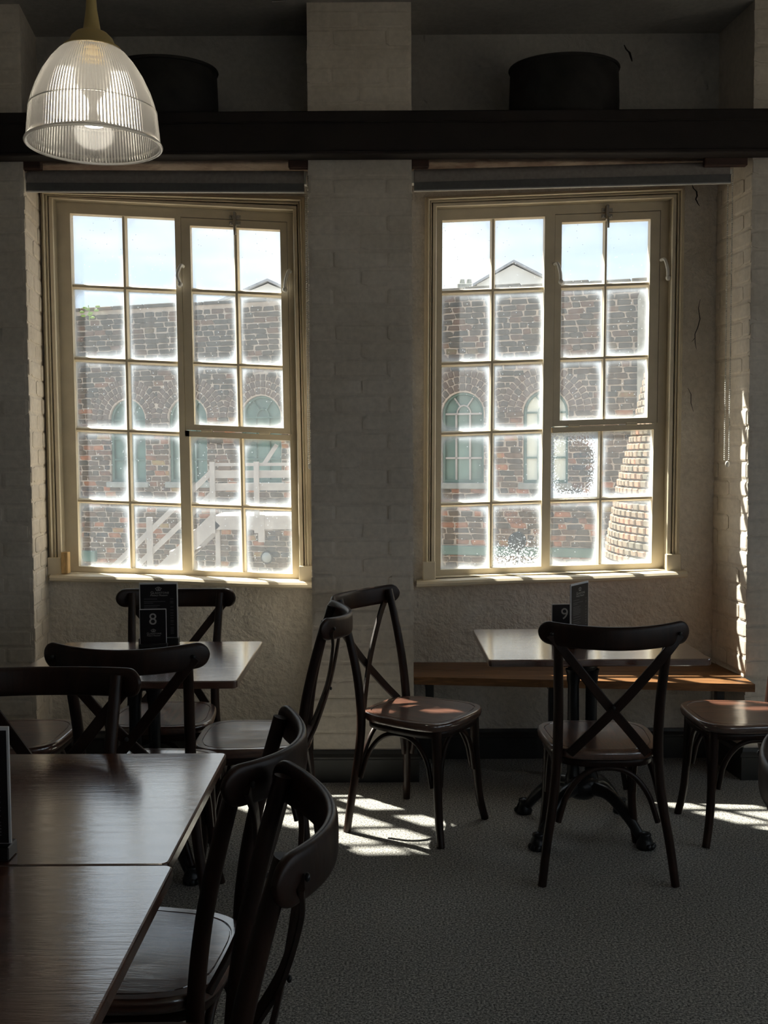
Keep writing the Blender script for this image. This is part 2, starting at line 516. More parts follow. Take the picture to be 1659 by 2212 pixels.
# ------------------------------------------------------------------ room shell
RW = 3.6           # half width of the room
YF = 4.45          # face of the window piers
YR = 4.79          # face of the recess walls
YO = 4.98          # outer face
ZC = 3.37          # ceiling
ZS = 2.72          # recess soffit
ZL = 2.858         # top of lintel
YB = -3.4          # wall behind the camera

def struct(name, mb, mat, label):
    return tag(mb.build(name, mat), label, 'structure', kind='structure')

struct('floor', MB().box(-RW, RW, YB, YO, -0.12, 0.0), M['carpet'], 'dark grey flecked carpet floor of the room')
struct('ceiling', MB().box(-RW, RW, YB, YO, ZC, ZC + 0.15), M['ceiling'], 'grey painted ceiling above the windows')
struct('wall_left', MB().box(-RW - 0.2, -RW, YB, YO, -0.12, ZC + 0.15), M['room_wall'], 'plain painted side wall left of the room')
# unseen walls behind and right of the viewer; windows added to bring in fill light
BZ0, BZ1 = 0.85, 2.55
WCOUNT = [2]
def windowed_wall(name, label, wins, lo, hi, to_world, wlabel, group):
    """wall along t = lo..hi with openings; to_world(t, d, z): d = depth into the wall (0 room face .. 0.2 outside)"""
    def bx(mb, t0, t1, d0, d1, z0, z1):
        P = [to_world(t, d, z) for z in (z0, z1) for t, d in ((t0, d0), (t1, d0), (t1, d1), (t0, d1))]
        return mb.hexa(P)
    mb = MB()
    bx(mb, lo, hi, 0, 0.2, -0.12, BZ0); bx(mb, lo, hi, 0, 0.2, BZ1, ZC + 0.15)
    xs = [lo] + [v for c_, h_ in wins for v in (c_ - h_, c_ + h_)] + [hi]
    for k in range(0, len(xs), 2): bx(mb, xs[k], xs[k + 1], 0, 0.2, BZ0, BZ1)
    struct(name, mb, M['room_wall'], label)
    for c_, h_ in wins:
        WCOUNT[0] += 1
        r_ = thing('window_%d' % WCOUNT[0], wlabel, 'window', kind='structure', group=group)
        f_ = MB()
        for a in ((c_ - h_, c_ - h_ + 0.06, BZ0, BZ1), (c_ + h_ - 0.06, c_ + h_, BZ0, BZ1), (c_ - h_, c_ + h_, BZ0, BZ0 + 0.06), (c_ - h_, c_ + h_, BZ1 - 0.06, BZ1)):
            bx(f_, a[0], a[1], 0.08, 0.14, a[2], a[3])
        f_.build('frame', M['cream'], r_)
        bx(MB(), c_ - 0.014, c_ + 0.014, 0.09, 0.13, BZ0, BZ1).build('glazing_bar', M['cream'], r_)
        for z_ in (1.52, 2.05): bx(MB(), c_ - h_, c_ + h_, 0.09, 0.13, z_ - 0.014, z_ + 0.014).build('glazing_bar', M['cream'], r_)
        for sx in (-1, 1):
            for za_, zb_ in ((BZ0 + 0.06, 1.506), (1.534, 2.036), (2.064, BZ1 - 0.06)):
                xa_, xb_ = sorted((c_ + sx * 0.014, c_ + sx * (h_ - 0.06)))
                bx(MB(), xa_, xb_, 0.109, 0.112, za_, zb_).build('pane', M['pane_plain'], r_)
windowed_wall('wall_behind', 'painted wall behind the viewer with a window added for fill light', [(2.3, 0.55)], -RW, RW,
              lambda t, d, z: (t, YB - d, z), 'cream window added behind the viewer for fill light', 'added fill windows behind the viewer')
windowed_wall('wall_right', 'painted side wall right of the room with windows added for fill light', [(-2.3, 0.70), (-0.5, 0.70), (1.3, 0.70), (3.0, 0.62)], YB, YO,
              lambda t, d, z: (RW + d, t, z), 'cream window added out of frame in the right side wall for fill light', 'added fill windows in the right side wall')

def prism_z(mb, poly, z0, z1):
    n = len(poly)
    mb.add([(x, y, z0) for x, y in poly] + [(x, y, z1) for x, y in poly],
           [tuple(range(n))[::-1], tuple(range(n, 2 * n))] + [(i, (i + 1) % n, n + (i + 1) % n, n + i) for i in range(n)])
    return mb

# ---- painted brick piers: body = joints, bricks stand a few millimetres proud
LJ0, LJ1 = -1.542, -1.588      # left jamb: front / back X
RJ0, RJ1 = 1.592, 1.553        # right jamb
PL, PR = -0.318, 0.127         # middle pier

pier_l = struct('wall_left_pier', prism_z(MB(), [(-RW, YF), (LJ0, YF), (LJ1, YR), (LJ1, YO), (-RW, YO)], 0, ZC), M['brick_paint'], 'pale painted brick pier left of the left window')
pier_m = struct('wall_middle_pier', prism_z(MB(), [(PL, YF), (PR, YF), (PR, YO), (PL, YO)], 0, ZC), M['brick_paint'], 'painted brick pier between the two windows')
pier_r = struct('wall_right_pier', prism_z(MB(), [(RJ0, YF), (RW, YF), (RW, YO), (RJ1, YO), (RJ1, YR)], 0, ZC), M['brick_paint'], 'painted brick pier right of the right window')

def unit_brick(name, mat, wob=0.0, seed=1):
    rnd = random.Random(seed)
    mb = MB().cbox(-0.5, 0.5, -0.5, 0.5, -0.5, 0.5, 0.12)
    # thin along Y: chamfer is squeezed with the scale, so keep it generous
    if wob:
        mb.v = [(x + rnd.uniform(-wob, wob), y, z + rnd.uniform(-wob, wob)) for x, y, z in mb.v]
    return mb.mesh(name, mat)

paint_bricks = [unit_brick('painted_brick', M['brick_paint'], 0.015, k) for k in range(5)]

def face_bricks(parent, p0, p1, out, z0, z1, course=0.078, blen=0.225, seed=3, proud=0.004, depth=0.02, off=0.0):
    """lay bricks on a vertical face from p0 to p1 (xy); out = outward normal (xy)"""
    rnd = random.Random(seed)
    p0 = Vector((p0[0], p0[1], 0)); p1 = Vector((p1[0], p1[1], 0))
    L = (p1 - p0).length
    d = (p1 - p0).normalized()
    o = Vector((out[0], out[1], 0)).normalized()
    ang = math.atan2(d.y, d.x)
    nc = int((z1 - z0) / course)
    for r in range(nc):
        z = z0 + (r + 0.5) * course
        s = -(0.5 if r % 2 else 0.0) * blen + off
        while s < L - 0.01:
            a = max(0.0, s); b = min(L, s + blen - 0.010)
            if b - a > 0.03:
                mid = (a + b) / 2
                pr = proud + rnd.uniform(-0.0015, 0.0025)
                pos = p0 + d * mid + o * (pr - depth / 2)
                link('painted_brick', rnd.choice(paint_bricks), parent, (pos.x, pos.y, z + rnd.uniform(-0.0015, 0.0015)),
                     (0, rnd.uniform(-0.006, 0.006), ang + rnd.uniform(-0.006, 0.006)), (b - a, depth, course - 0.009 + rnd.uniform(-0.002, 0.002)))
            s += blen
face_bricks(pier_m, (PL, YF), (PR, YF), (0, -1), 0.14, ZC - 0.01, seed=5)
face_bricks(pier_l, (-2.0, YF), (LJ0, YF), (0, -1), 0.14, ZC - 0.01, seed=6)
face_bricks(pier_l, (LJ0, YF), (LJ1, YR), (1, 0), 0.0, ZS, seed=7, off=-0.06)
face_bricks(pier_r, (RJ0, YF), (2.1, YF), (0, -1), 0.14, ZC - 0.01, seed=8)
face_bricks(pier_r, (RJ0, YF), (RJ1, YR), (-1, 0), 0.0, ZS, seed=9, off=-0.04)

# ---- window geometry (skewed openings of the settled old wall): corner points (X, Z), measured on the wall
WIN = {
    1: dict(inner=[(-1.519, 2.632), (-0.413, 2.573), (-1.513, 0.899), (-0.398, 0.853)],
            outer=[(-1.578, 2.664), (-0.360, 2.637), (-1.575, 0.893), (-0.338, 0.850)],
            x0=LJ1, x1=PL,
            cols=[(0.055, 0.266), (0.289, 0.497)], mull=(0.497, 0.539), low=[(0.539, 0.746), (0.767, 0.966)],
            case=(0.523, 0.969), ccols=[(0.560, 0.739), (0.763, 0.940)],
            sill=[(-1.557, 0.900), (-0.336, 0.856)], frost={}),
    2: dict(inner=[(0.251, 2.585), (1.338, 2.620), (0.238, 0.870), (1.324, 0.899)],
            outer=[(0.198, 2.632), (1.396, 2.673), (0.182, 0.856), (1.386, 0.894)],
            x0=PR, x1=RJ1,
            cols=[(0.027, 0.235), (0.258, 0.467)], mull=(0.467, 0.504), low=[(0.504, 0.713), (0.735, 0.950)],
            case=(0.513, 0.963), ccols=[(0.541, 0.723), (0.743, 0.922)],
            sill=[(0.150, 0.859), (1.410, 0.896)], frost={(2, 3): 'pane_frost', (1, 4): 'pane_frost_low'}),
}
ROWS = [(0.029, 0.213), (0.229, 0.408), (0.425, 0.600), (0.616, 0.796), (0.811, 0.984)]
CROWS = [(0.046, 0.210), (0.227, 0.408), (0.422, 0.583)]
CASE_V = (0.026, 0.598)
TRANSOM = (0.600, 0.616)

def quad_pt(q, u, v, y):
    TL, TR, BL, BR = q
    x = lerp(lerp(TL[0], TR[0], u), lerp(BL[0], BR[0], u), v)
    z = lerp(lerp(TL[1], TR[1], u), lerp(BL[1], BR[1], u), v)
    return (x, y, z)

def qbox(mb, q, u0, u1, v0, v1, y0, y1):
    P = lambda u, v, y: quad_pt(q, u, v, y)
    return mb.hexa([P(u0, v1, y0), P(u1, v1, y0), P(u1, v1, y1), P(u0, v1, y1), P(u0, v0, y0), P(u1, v0, y0), P(u1, v0, y1), P(u0, v0, y1)])

def qbar(mb, q, u0, u1, v0, v1, y0, y1, vert):
    """glazing bar: narrow towards the room (y0), full width at the glass (y1)"""
    k = 0.30
    if vert:
        m = (u1 - u0) * k
        a = [(u0 + m, v1, y0), (u1 - m, v1, y0), (u1, v1, y1), (u0, v1, y1), (u0 + m, v0, y0), (u1 - m, v0, y0), (u1, v0, y1), (u0, v0, y1)]
    else:
        m = (v1 - v0) * k
        a = [(u0, v1 - m, y0), (u1, v1 - m, y0), (u1, v1, y1), (u0, v1, y1), (u0, v0 + m, y0), (u1, v0 + m, y0), (u1, v0, y1), (u0, v0, y1)]
    return mb.hexa([quad_pt(q, *p) for p in a])

def build_recess(n, w):
    """recess wall with the skewed opening, apron and upper wall"""
    x0, x1 = w['x0'], w['x1']
    mid = [tuple(lerp(a, b, 0.55) for a, b in zip(o, i)) for o, i in zip(w['outer'], w['inner'])]
    TL, TR, BL, BR = mid
    mb = MB()
    def pr(poly):     # poly in XZ, extruded YR..YO
        k = len(poly)
        mb.add([(x, YR, z) for x, z in poly] + [(x, YO, z) for x, z in poly],
               [tuple(range(k)), tuple(range(k, 2 * k))[::-1]] + [((i + 1) % k, i, k + i, k + (i + 1) % k) for i in range(k)])
    pr([(x0, 0), (x1, 0), BR, BL])
    pr([(x0, 0), BL, TL, (x0, ZS)])
    pr([BR, (x1, 0), (x1, ZS), TR])
    pr([(x0, ZS), TL, TR, (x1, ZS)])
    side = 'left' if n == 1 else 'right'
    wall = struct('wall_%s_recess' % side, mb, M['plaster'], 'lumpy old plaster wall around the %s window' % side)
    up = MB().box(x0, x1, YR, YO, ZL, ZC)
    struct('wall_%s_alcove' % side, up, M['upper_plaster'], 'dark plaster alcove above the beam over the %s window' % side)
    li = MB().box(x0 + 0.001, x1 - 0.001, YF + 0.004, YO, ZS, ZL)
    struct('wall_%s_lintel' % side, li, M['lintel'], 'peeling painted lintel over the %s window' % side)
    return wall
recess_l = build_recess(1, WIN[1])
recess_r = build_recess(2, WIN[2])

def ribbon(parent, pts, width, y):
    """crack in the plaster: thin irregular strip lying on the wall at depth y"""
    V = []; F = []
    n = len(pts)
    for i, (x, z) in enumerate(pts):
        w = width * (0.15 + 0.85 * math.sin(PI * min(1, (i + 0.4) / (n - 0.2))))
        V += [(x - w / 2, y, z), (x + w / 2, y, z), (x + w / 2, y - 0.0012, z), (x - w / 2, y - 0.0012, z)]
    for i in range(n - 1):
        b = i * 4
        for j in range(4):
            F.append((b + j, b + (j + 1) % 4, b + 4 + (j + 1) % 4, b + 4 + j))
    MB().add(V, F).build('crack', M['crack'], parent)
ribbon(recess_r, [(1.433, 2.69), (1.44, 2.67), (1.455, 2.655), (1.458, 2.635), (1.452, 2.62), (1.462, 2.60), (1.470, 2.588)], 0.007, YR)
ribbon(recess_r, [(1.478, 2.16), (1.470, 2.12), (1.478, 2.07), (1.468, 2.03), (1.455, 2.0), (1.456, 1.96), (1.463, 1.93)], 0.004, YR)
ribbon(recess_r, [(1.44, 1.965), (1.448, 1.972), (1.457, 1.985)], 0.003, YR)
ribbon(recess_r, [(1.425, 1.75), (1.44, 1.72), (1.44, 1.68), (1.452, 1.64)], 0.003, YR)
ribbon(bpy.data.objects['wall_right_alcove'], [(1.115, 3.32), (1.125, 3.30), (1.14, 3.285), (1.148, 3.26), (1.152, 3.245)], 0.010, YR)
ribbon(recess_l, [(-0.75, 0.50), (-0.72, 0.53), (-0.68, 0.54), (-0.64, 0.575)], 0.003, YR)
# flake of loose paint on the ceiling edge
MB().hexa([(-0.46, 4.40, ZC - 0.02), (-0.40, 4.41, ZC - 0.012), (-0.40, 4.45, ZC), (-0.46, 4.44, ZC), (-0.46, 4.40, ZC - 0.016), (-0.40, 4.41, ZC - 0.008), (-0.40, 4.45, ZC + 0.002), (-0.46, 4.44, ZC + 0.002)]).build('paint_flake', M['ceiling'], bpy.data.objects['ceiling'])

def build_window(n, w):
    q, qo = w['inner'], w['outer']
    side = 'left' if n == 1 else 'right'
    root = thing('window_%d' % n, 'cream painted twenty pane window with top casement, %s of the pier' % side, 'window', kind='structure')
    P = lambda u, v, y: quad_pt(q, u, v, y)
    # architrave: moulded profile lofted round jambs and head
    prof = [(-0.02, YR + 0.004), (-0.02, YR - 0.016), (0.10, YR - 0.020), (0.20, YR - 0.020), (0.23, YR - 0.036), (0.30, YR - 0.042), (0.38, YR - 0.036), (0.41, YR - 0.024), (0.47, YR - 0.024),
            (0.50, YR - 0.033), (0.56, YR - 0.033), (0.59, YR - 0.020), (0.66, YR - 0.020), (0.69, YR - 0.028), (0.95, YR - 0.028), (1.0, YR - 0.022), (1.0, YR + 0.05)]
    corners = [(qo[2], q[2]), (qo[0], q[0]), (qo[1], q[1]), (qo[3], q[3])]
    V = []; F = []
    for o, i in corners:
        for t, y in prof:
            V.append((lerp(o[0], i[0], t), y, lerp(o[1], i[1], t)))
    m = len(prof)
    for s in range(3):
        for j in range(m - 1):
            F.append((s * m + j, s * m + j + 1, (s + 1) * m + j + 1, (s + 1) * m + j))
    arch = MB().add(V, F).build('architrave', M['cream'], root)
    # plinth blocks
    for o, i, s in ((qo[2], q[2], 0), (qo[3], q[3], 1)):
        xa, xb = sorted((o[0], i[0])); z = max(o[1], i[1]) - 0.02
        MB().cbox(xa - 0.002, xb + 0.002, YR - 0.046, YR, z, z + 0.095, 0.003).build('plinth_block', M['cream'], root)
    # lining between architrave and frame
    mb = MB()
    for (a, b) in ((2, 0), (0, 1), (1, 3), (3, 2)):
        A, B = q[a], q[b]
        oa = [lerp(q[a][k], qo[a][k], 0.4) for k in (0, 1)]; ob = [lerp(q[b][k], qo[b][k], 0.4) for k in (0, 1)]
        mb.hexa([(A[0], YR - 0.02, A[1]), (B[0], YR - 0.02, B[1]), (B[0], YR + 0.16, B[1]), (A[0], YR + 0.16, A[1]),
                 (oa[0], YR - 0.02, oa[1]), (ob[0], YR - 0.02, ob[1]), (ob[0], YR + 0.16, ob[1]), (oa[0], YR + 0.16, oa[1])])
    mb.build('lining', M['cream'], root)
    y0, y1 = YR + 0.030, YR + 0.080
    yg = YR + 0.062
    fr = MB()
    l0 = w['cols'][0][0]; r1 = w['low'][1][1]
    qbox(fr, q, 0, l0, 0, 1, y0, y1)                       # left stile
    qbox(fr, q, r1, 1, CASE_V[1], 1, y0, y1)               # right stile, lower
    qbox(fr, q, w['case'][1] + 0.002, 1, 0, CASE_V[1], y0, y1)
    qbox(fr, q, l0, w['mull'][0] + 0.001, 0, ROWS[0][0], y0, y1)    # heads
    qbox(fr, q, w['mull'][0], w['case'][1] + 0.002, 0, CASE_V[0] - 0.002, y0, y1)
    qbox(fr, q, l0, r1, ROWS[4][1], 1.0, y0, y1)           # bottom rail
    qbox(fr, q, w['mull'][0], w['mull'][1], TRANSOM[0], ROWS[4][1], y0 - 0.004, y1)      # mullion
    qbox(fr, q, w['mull'][0], w['case'][0] - 0.002, CASE_V[0] - 0.002, TRANSOM[0], y0 - 0.004, y1)
    qbox(fr, q, w['case'][0] - 0.002, r1, TRANSOM[0] + 0.001, TRANSOM[1], y0 - 0.004, y1)    # transom
    fr.build('frame', M['cream'], root)
    # glazing bars
    yb0, yb1 = YR + 0.040, yg + 0.004
    cl = w['cols']; lo = w['low']
    qbar(MB(), q, cl[0][1], cl[1][0], ROWS[0][0], ROWS[4][1], yb0, yb1, True).build('glazing_bar', M['cream'], root)
    for k in range(4):
        qbar(MB(), q, cl[0][0], cl[1][1], ROWS[k][1], ROWS[k + 1][0], yb0 + 0.001, yb1, False).build('glazing_bar', M['cream'], root)
    qbar(MB(), q, lo[0][1], lo[1][0], ROWS[3][0], ROWS[4][1], yb0, yb1, True).build('glazing_bar', M['cream'], root)
    qbar(MB(), q, lo[0][0], lo[1][1], ROWS[3][1], ROWS[4][0], yb0 + 0.001, yb1, False).build('glazing_bar', M['cream'], root)
    def pane(u, v, col, row, parent):
        key = w['frost'].get((col, row)) or ('pane_clear' if row == 0 else 'pane')
        qbox(MB(), q, u[0] - 0.003, u[1] + 0.003, v[0] - 0.002, v[1] + 0.002, yg - 0.0015, yg + 0.0015).build('pane', M[key], parent)
    for r in range(5):
        for c in (0, 1):
            pane(cl[c], ROWS[r], c, r, root)
    for r in (3, 4):
        for c in (0, 1):
            pane(lo[c], ROWS[r], c + 2, r, root)
    # bottom-hung casement
    cs = w['case']; cc = w['ccols']
    cf = MB()
    qbox(cf, q, cs[0], cc[0][0], CASE_V[0], CASE_V[1], y0 + 0.002, y1)
    qbox(cf, q, cc[1][1], cs[1], CASE_V[0], CASE_V[1], y0 + 0.002, y1)
    qbox(cf, q, cc[0][0], cc[1][1], CASE_V[0], CROWS[0][0], y0 + 0.002, y1)
    qbox(cf, q, cc[0][0], cc[1][1], CROWS[2][1], CASE_V[1], y0 + 0.002, y1)
    cas = cf.build('casement', M['cream'], root)
    qbar(MB(), q, cc[0][1], cc[1][0], CROWS[0][0], CROWS[2][1], yb0, yb1, True).build('glazing_bar', M['cream'], cas)
    for k in range(2):
        qbar(MB(), q, cc[0][0], cc[1][1], CROWS[k][1], CROWS[k + 1][0], yb0 + 0.001, yb1, False).build('glazing_bar', M['cream'], cas)
    for r in range(3):
        for c in (0, 1):
            pane(cc[c], CROWS[r], c + 2, r, cas)
    # hinges at the foot of the casement
    for u in (cs[0] + 0.09, cs[1] - 0.11):
        a = P(u, TRANSOM[0] - 0.001, y0)
        MB().cbox(a[0] - 0.026, a[0] + 0.026, y0 - 0.007, y0 + 0.002, a[2] - 0.005, a[2] + 0.007, 0.002).build('hinge', M['cream'], cas)
    # spring latch on the head
    a = P((cc[0][1] + cc[1][0]) / 2, CASE_V[0], y0)
    mb = MB()
    mb.cbox(a[0] - 0.026, a[0] + 0.026, y0 - 0.004, y0 + 0.001, a[2] + 0.004, a[2] + 0.022, 0.0015)
    mb.cbox(a[0] - 0.026, a[0] + 0.026, y0 - 0.004, y0 + 0.001, a[2] - 0.024, a[2] - 0.005, 0.0015)
    mb.cbox(a[0] - 0.007, a[0] + 0.007, y0 - 0.022, y0, a[2] - 0.034, a[2] + 0.034, 0.003)
    mb.tube([(a[0], y0 - 0.018, a[2] - 0.02), (a[0] + 0.001, y0 - 0.030, a[2] - 0.045), (a[0] + 0.002, y0 - 0.022, a[2] - 0.072)], [0.006, 0.0055, 0.006], 8, (1, 0, 0))
    for sx in (-1, 1):
        for sz in (-0.014, 0.013):
            mb.lathe([(0.0, 0.0)], 3) if False else None
            mb.cbox(a[0] + sx * 0.019 - 0.004, a[0] + sx * 0.019 + 0.004, y0 - 0.0075, y0, a[2] + sz - 0.004, a[2] + sz + 0.004, 0.0012)
    mb.build('latch', M['steel'], cas)
    # white quadrant stays either side of the casement
    for u, sgn in ((cs[0] - 0.004, -1 if n == 1 else 1), (cs[1] + 0.004, -1 if n == 1 else 1)):
        a = P(u, 0.19, y0)
        pts = spline([(a[0], y0 - 0.004, a[2] + 0.055), (a[0] + sgn * 0.012, y0 - 0.030, a[2] + 0.052), (a[0] + sgn * 0.022, y0 - 0.042, a[2] + 0.010), (a[0] + sgn * 0.026, y0 - 0.036, a[2] - 0.028)], 5)
        if n == 1:
            pts = spline([(a[0] + 0.012, y0 - 0.004, a[2] + 0.055), (a[0] + 0.004, y0 - 0.030, a[2] + 0.055), (a[0] - 0.010, y0 - 0.042, a[2] + 0.010), (a[0] - 0.014 + (0.016 if u < 0.7 else 0), y0 - 0.036, a[2] - 0.028)], 5)
        mb = MB().tube(pts, [0.0078] * len(pts), 8, (0, 1, 0))
        e = pts[-1]
        mb.add(*sphere((e[0], e[1] - 0.004, e[2] - 0.006), 0.0125, 10, 7), smooth=True)
        mb.build('stay_handle', M['white_metal'], cas)
    # sill board with rounded nose
    (xa, za), (xb, zb) = w['sill']
    sec = [(YR + 0.06, 0.0), (YR - 0.07, 0.0), (YR - 0.084, -0.004), (YR - 0.092, -0.014), (YR - 0.090, -0.025), (YR - 0.080, -0.031), (YR - 0.01, -0.031), (YR + 0.06, -0.030)]
    V = []; F = []
    for k in range(9):
        t = k / 8
        x = lerp(xa, xb, t); z = lerp(za, zb, t) - 0.002 * math.sin(t * 9 + n)
        inset = 0.010 if k in (0, 8) else 0.0
        V += [(x, y + (inset if y < YR - 0.05 else 0), z + dz) for y, dz in sec]
    m = len(sec)
    for k in range(8):
        for j in range(m):
            F.append((k * m + j, k * m + (j + 1) % m, (k + 1) * m + (j + 1) % m, (k + 1) * m + j))
    F += [tuple(range(m))[::-1], tuple(range(8 * m, 9 * m))]
    MB().add(V, F).build('sill', M['cream'], root)
    return root

def sphere(c, r, seg=12, rings=8, sc=(1, 1, 1)):
    V = [(c[0], c[1], c[2] + r * sc[2])]
    for i in range(1, rings):
        a = PI * i / rings
        for k in range(seg):
            b = 2 * PI * k / seg
            V.append((c[0] + r * sc[0] * math.sin(a) * math.cos(b), c[1] + r * sc[1] * math.sin(a) * math.sin(b), c[2] + r * sc[2] * math.cos(a)))
    V.append((c[0], c[1], c[2] - r * sc[2]))
    F = [(0, 1 + k, 1 + (k + 1) % seg) for k in range(seg)]
    for i in range(rings - 2):
        for k in range(seg):
            F.append((1 + i * seg + k, 1 + (i + 1) * seg + k, 1 + (i + 1) * seg + (k + 1) % seg, 1 + i * seg + (k + 1) % seg))
    b = 1 + (rings - 2) * seg
    F += [(len(V) - 1, b + (k + 1) % seg, b + k) for k in range(seg)]
    return V, F

build_window(1, WIN[1])
build_window(2, WIN[2])

# wedge of bare pine on the left sill
tag(MB().cbox(-1.506, -1.476, YR - 0.062, YR - 0.020, 0.900, 1.000, 0.002).build('pine_block', M['pine']), 'small bare pine block standing on the left window sill', 'block')

# ---- skirting
def skirt(name, pts, label, h=0.15, t=0.022):
    """moulded skirting along an xy polyline (outward on the right-hand side)"""
    mb = MB()
    prof = [(0, 0), (t, 0), (t, h * 0.72), (t * 1.35, h * 0.76), (t * 1.35, h * 0.82), (t * 0.7, h * 0.90), (t * 0.55, h), (0, h)]
    P = [Vector((x, y, 0)) for x, y in pts]
    V = []; F = []
    for i, p in enumerate(P):
        d0 = (P[i] - P[i - 1]).normalized() if i else (P[1] - P[0]).normalized()
        d1 = (P[i + 1] - P[i]).normalized() if i < len(P) - 1 else d0
        n0 = Vector((d0.y, -d0.x, 0)); n1 = Vector((d1.y, -d1.x, 0))
        b = (n0 + n1)
        b = b / max(0.3, b.length ** 2) * 2 if b.length > 1e-4 else n0
        for a, z in prof:
            V.append(p + b * a + Vector((0, 0, z)))
    m = len(prof)
    for i in range(len(P) - 1):
        for j in range(m - 1):
            F.append((i * m + j, i * m + j + 1, (i + 1) * m + j + 1, (i + 1) * m + j))
    mb.add(V, F)
    return tag(mb.build(name, M['skirting']), label, 'skirting', kind='structure')
skirt('baseboard_left', [(-RW, YF), (LJ0, YF), (LJ1, YR), (PL, YR)], 'dark moulded skirting under the left window', 0.14)
skirt('baseboard_middle', [(PL, YR), (PL, YF), (PR, YF), (PR, YR)], 'dark moulded skirting round the middle pier', 0.14)
skirt('baseboard_right', [(PR, YR), (RJ1, YR), (RJ0, YF), (RW, YF)], 'dark moulded skirting under the right window', 0.14)

# ---- rolled steel beam along the wall
bm_root = thing('steel_beam', 'dark painted I-beam running across above both windows', 'beam', (0, 0, 0))
MB().cbox(-RW, RW, 4.360, YF - 0.002, 2.842, 2.889, 0.005).build('top_flange', M['beam'], bm_root)
MB().box(-RW, RW, 4.372, 4.43, 2.724, 2.843).build('web', M['beam'], bm_root)
MB().cbox(-RW, RW, 4.360, YF - 0.002, 2.7085, 2.725, 0.004).build('bottom_flange', M['beam'], bm_root)

# timber packers under the lintel ends
for x0, x1, lab in ((LJ0 - 0.02, LJ0 + 0.075, 'red brown timber packer at the left end of the left blind'), (PL - 0.085, PL, 'red brown timber packer at the right end of the left blind'),
               (PR, PR + 0.075, 'red brown timber packer at the left end of the right blind'), (RJ0 - 0.205, RJ0 - 0.02, 'red brown timber packer at the right end of the right blind')):
    tag(MB().cbox(x0, x1, 4.452, 4.483, ZS - 0.042, ZS - 0.0005, 0.004).build('timber_packer', M['red_wood']), lab, 'timber', 'timber packers under the lintels')

# ---- saggars standing on the beam
def saggar(x, y, z, label, rx=0.240, ry=0.19, h=0.270):
    root = thing('saggar', label, 'saggar', (x, y, z), 0, 'dark fireclay saggars on the beam')
    prof = [(0.0, 0.0), (0.97, 0.0), (0.99, 0.02), (1.005, 0.12), (0.995, 0.20), (0.985, h - 0.006), (0.975, h), (0.90, h), (0.90, 0.02), (0.0, 0.02)]
    mb = MB().lathe(prof, 40)
    mb.v = [(vx * rx, vy * ry, vz) for vx, vy, vz in mb.v]
    mb.build('body', M['saggar'], root)
    rim = [(math.cos(2 * PI * k / 40) * rx * 0.985, math.sin(2 * PI * k / 40) * ry * 0.985, h - 0.004) for k in range(41)]
    MB().tube(rim, 0.008, 8, (0, 0, 1), False).build('rim', M['saggar'], root)
    return root
saggar(-0.962, 4.575, ZL + 0.004, 'oval black saggar on the beam behind the lamp')
saggar(0.802, 4.575, ZL + 0.004, 'oval black saggar on the beam above the right window')

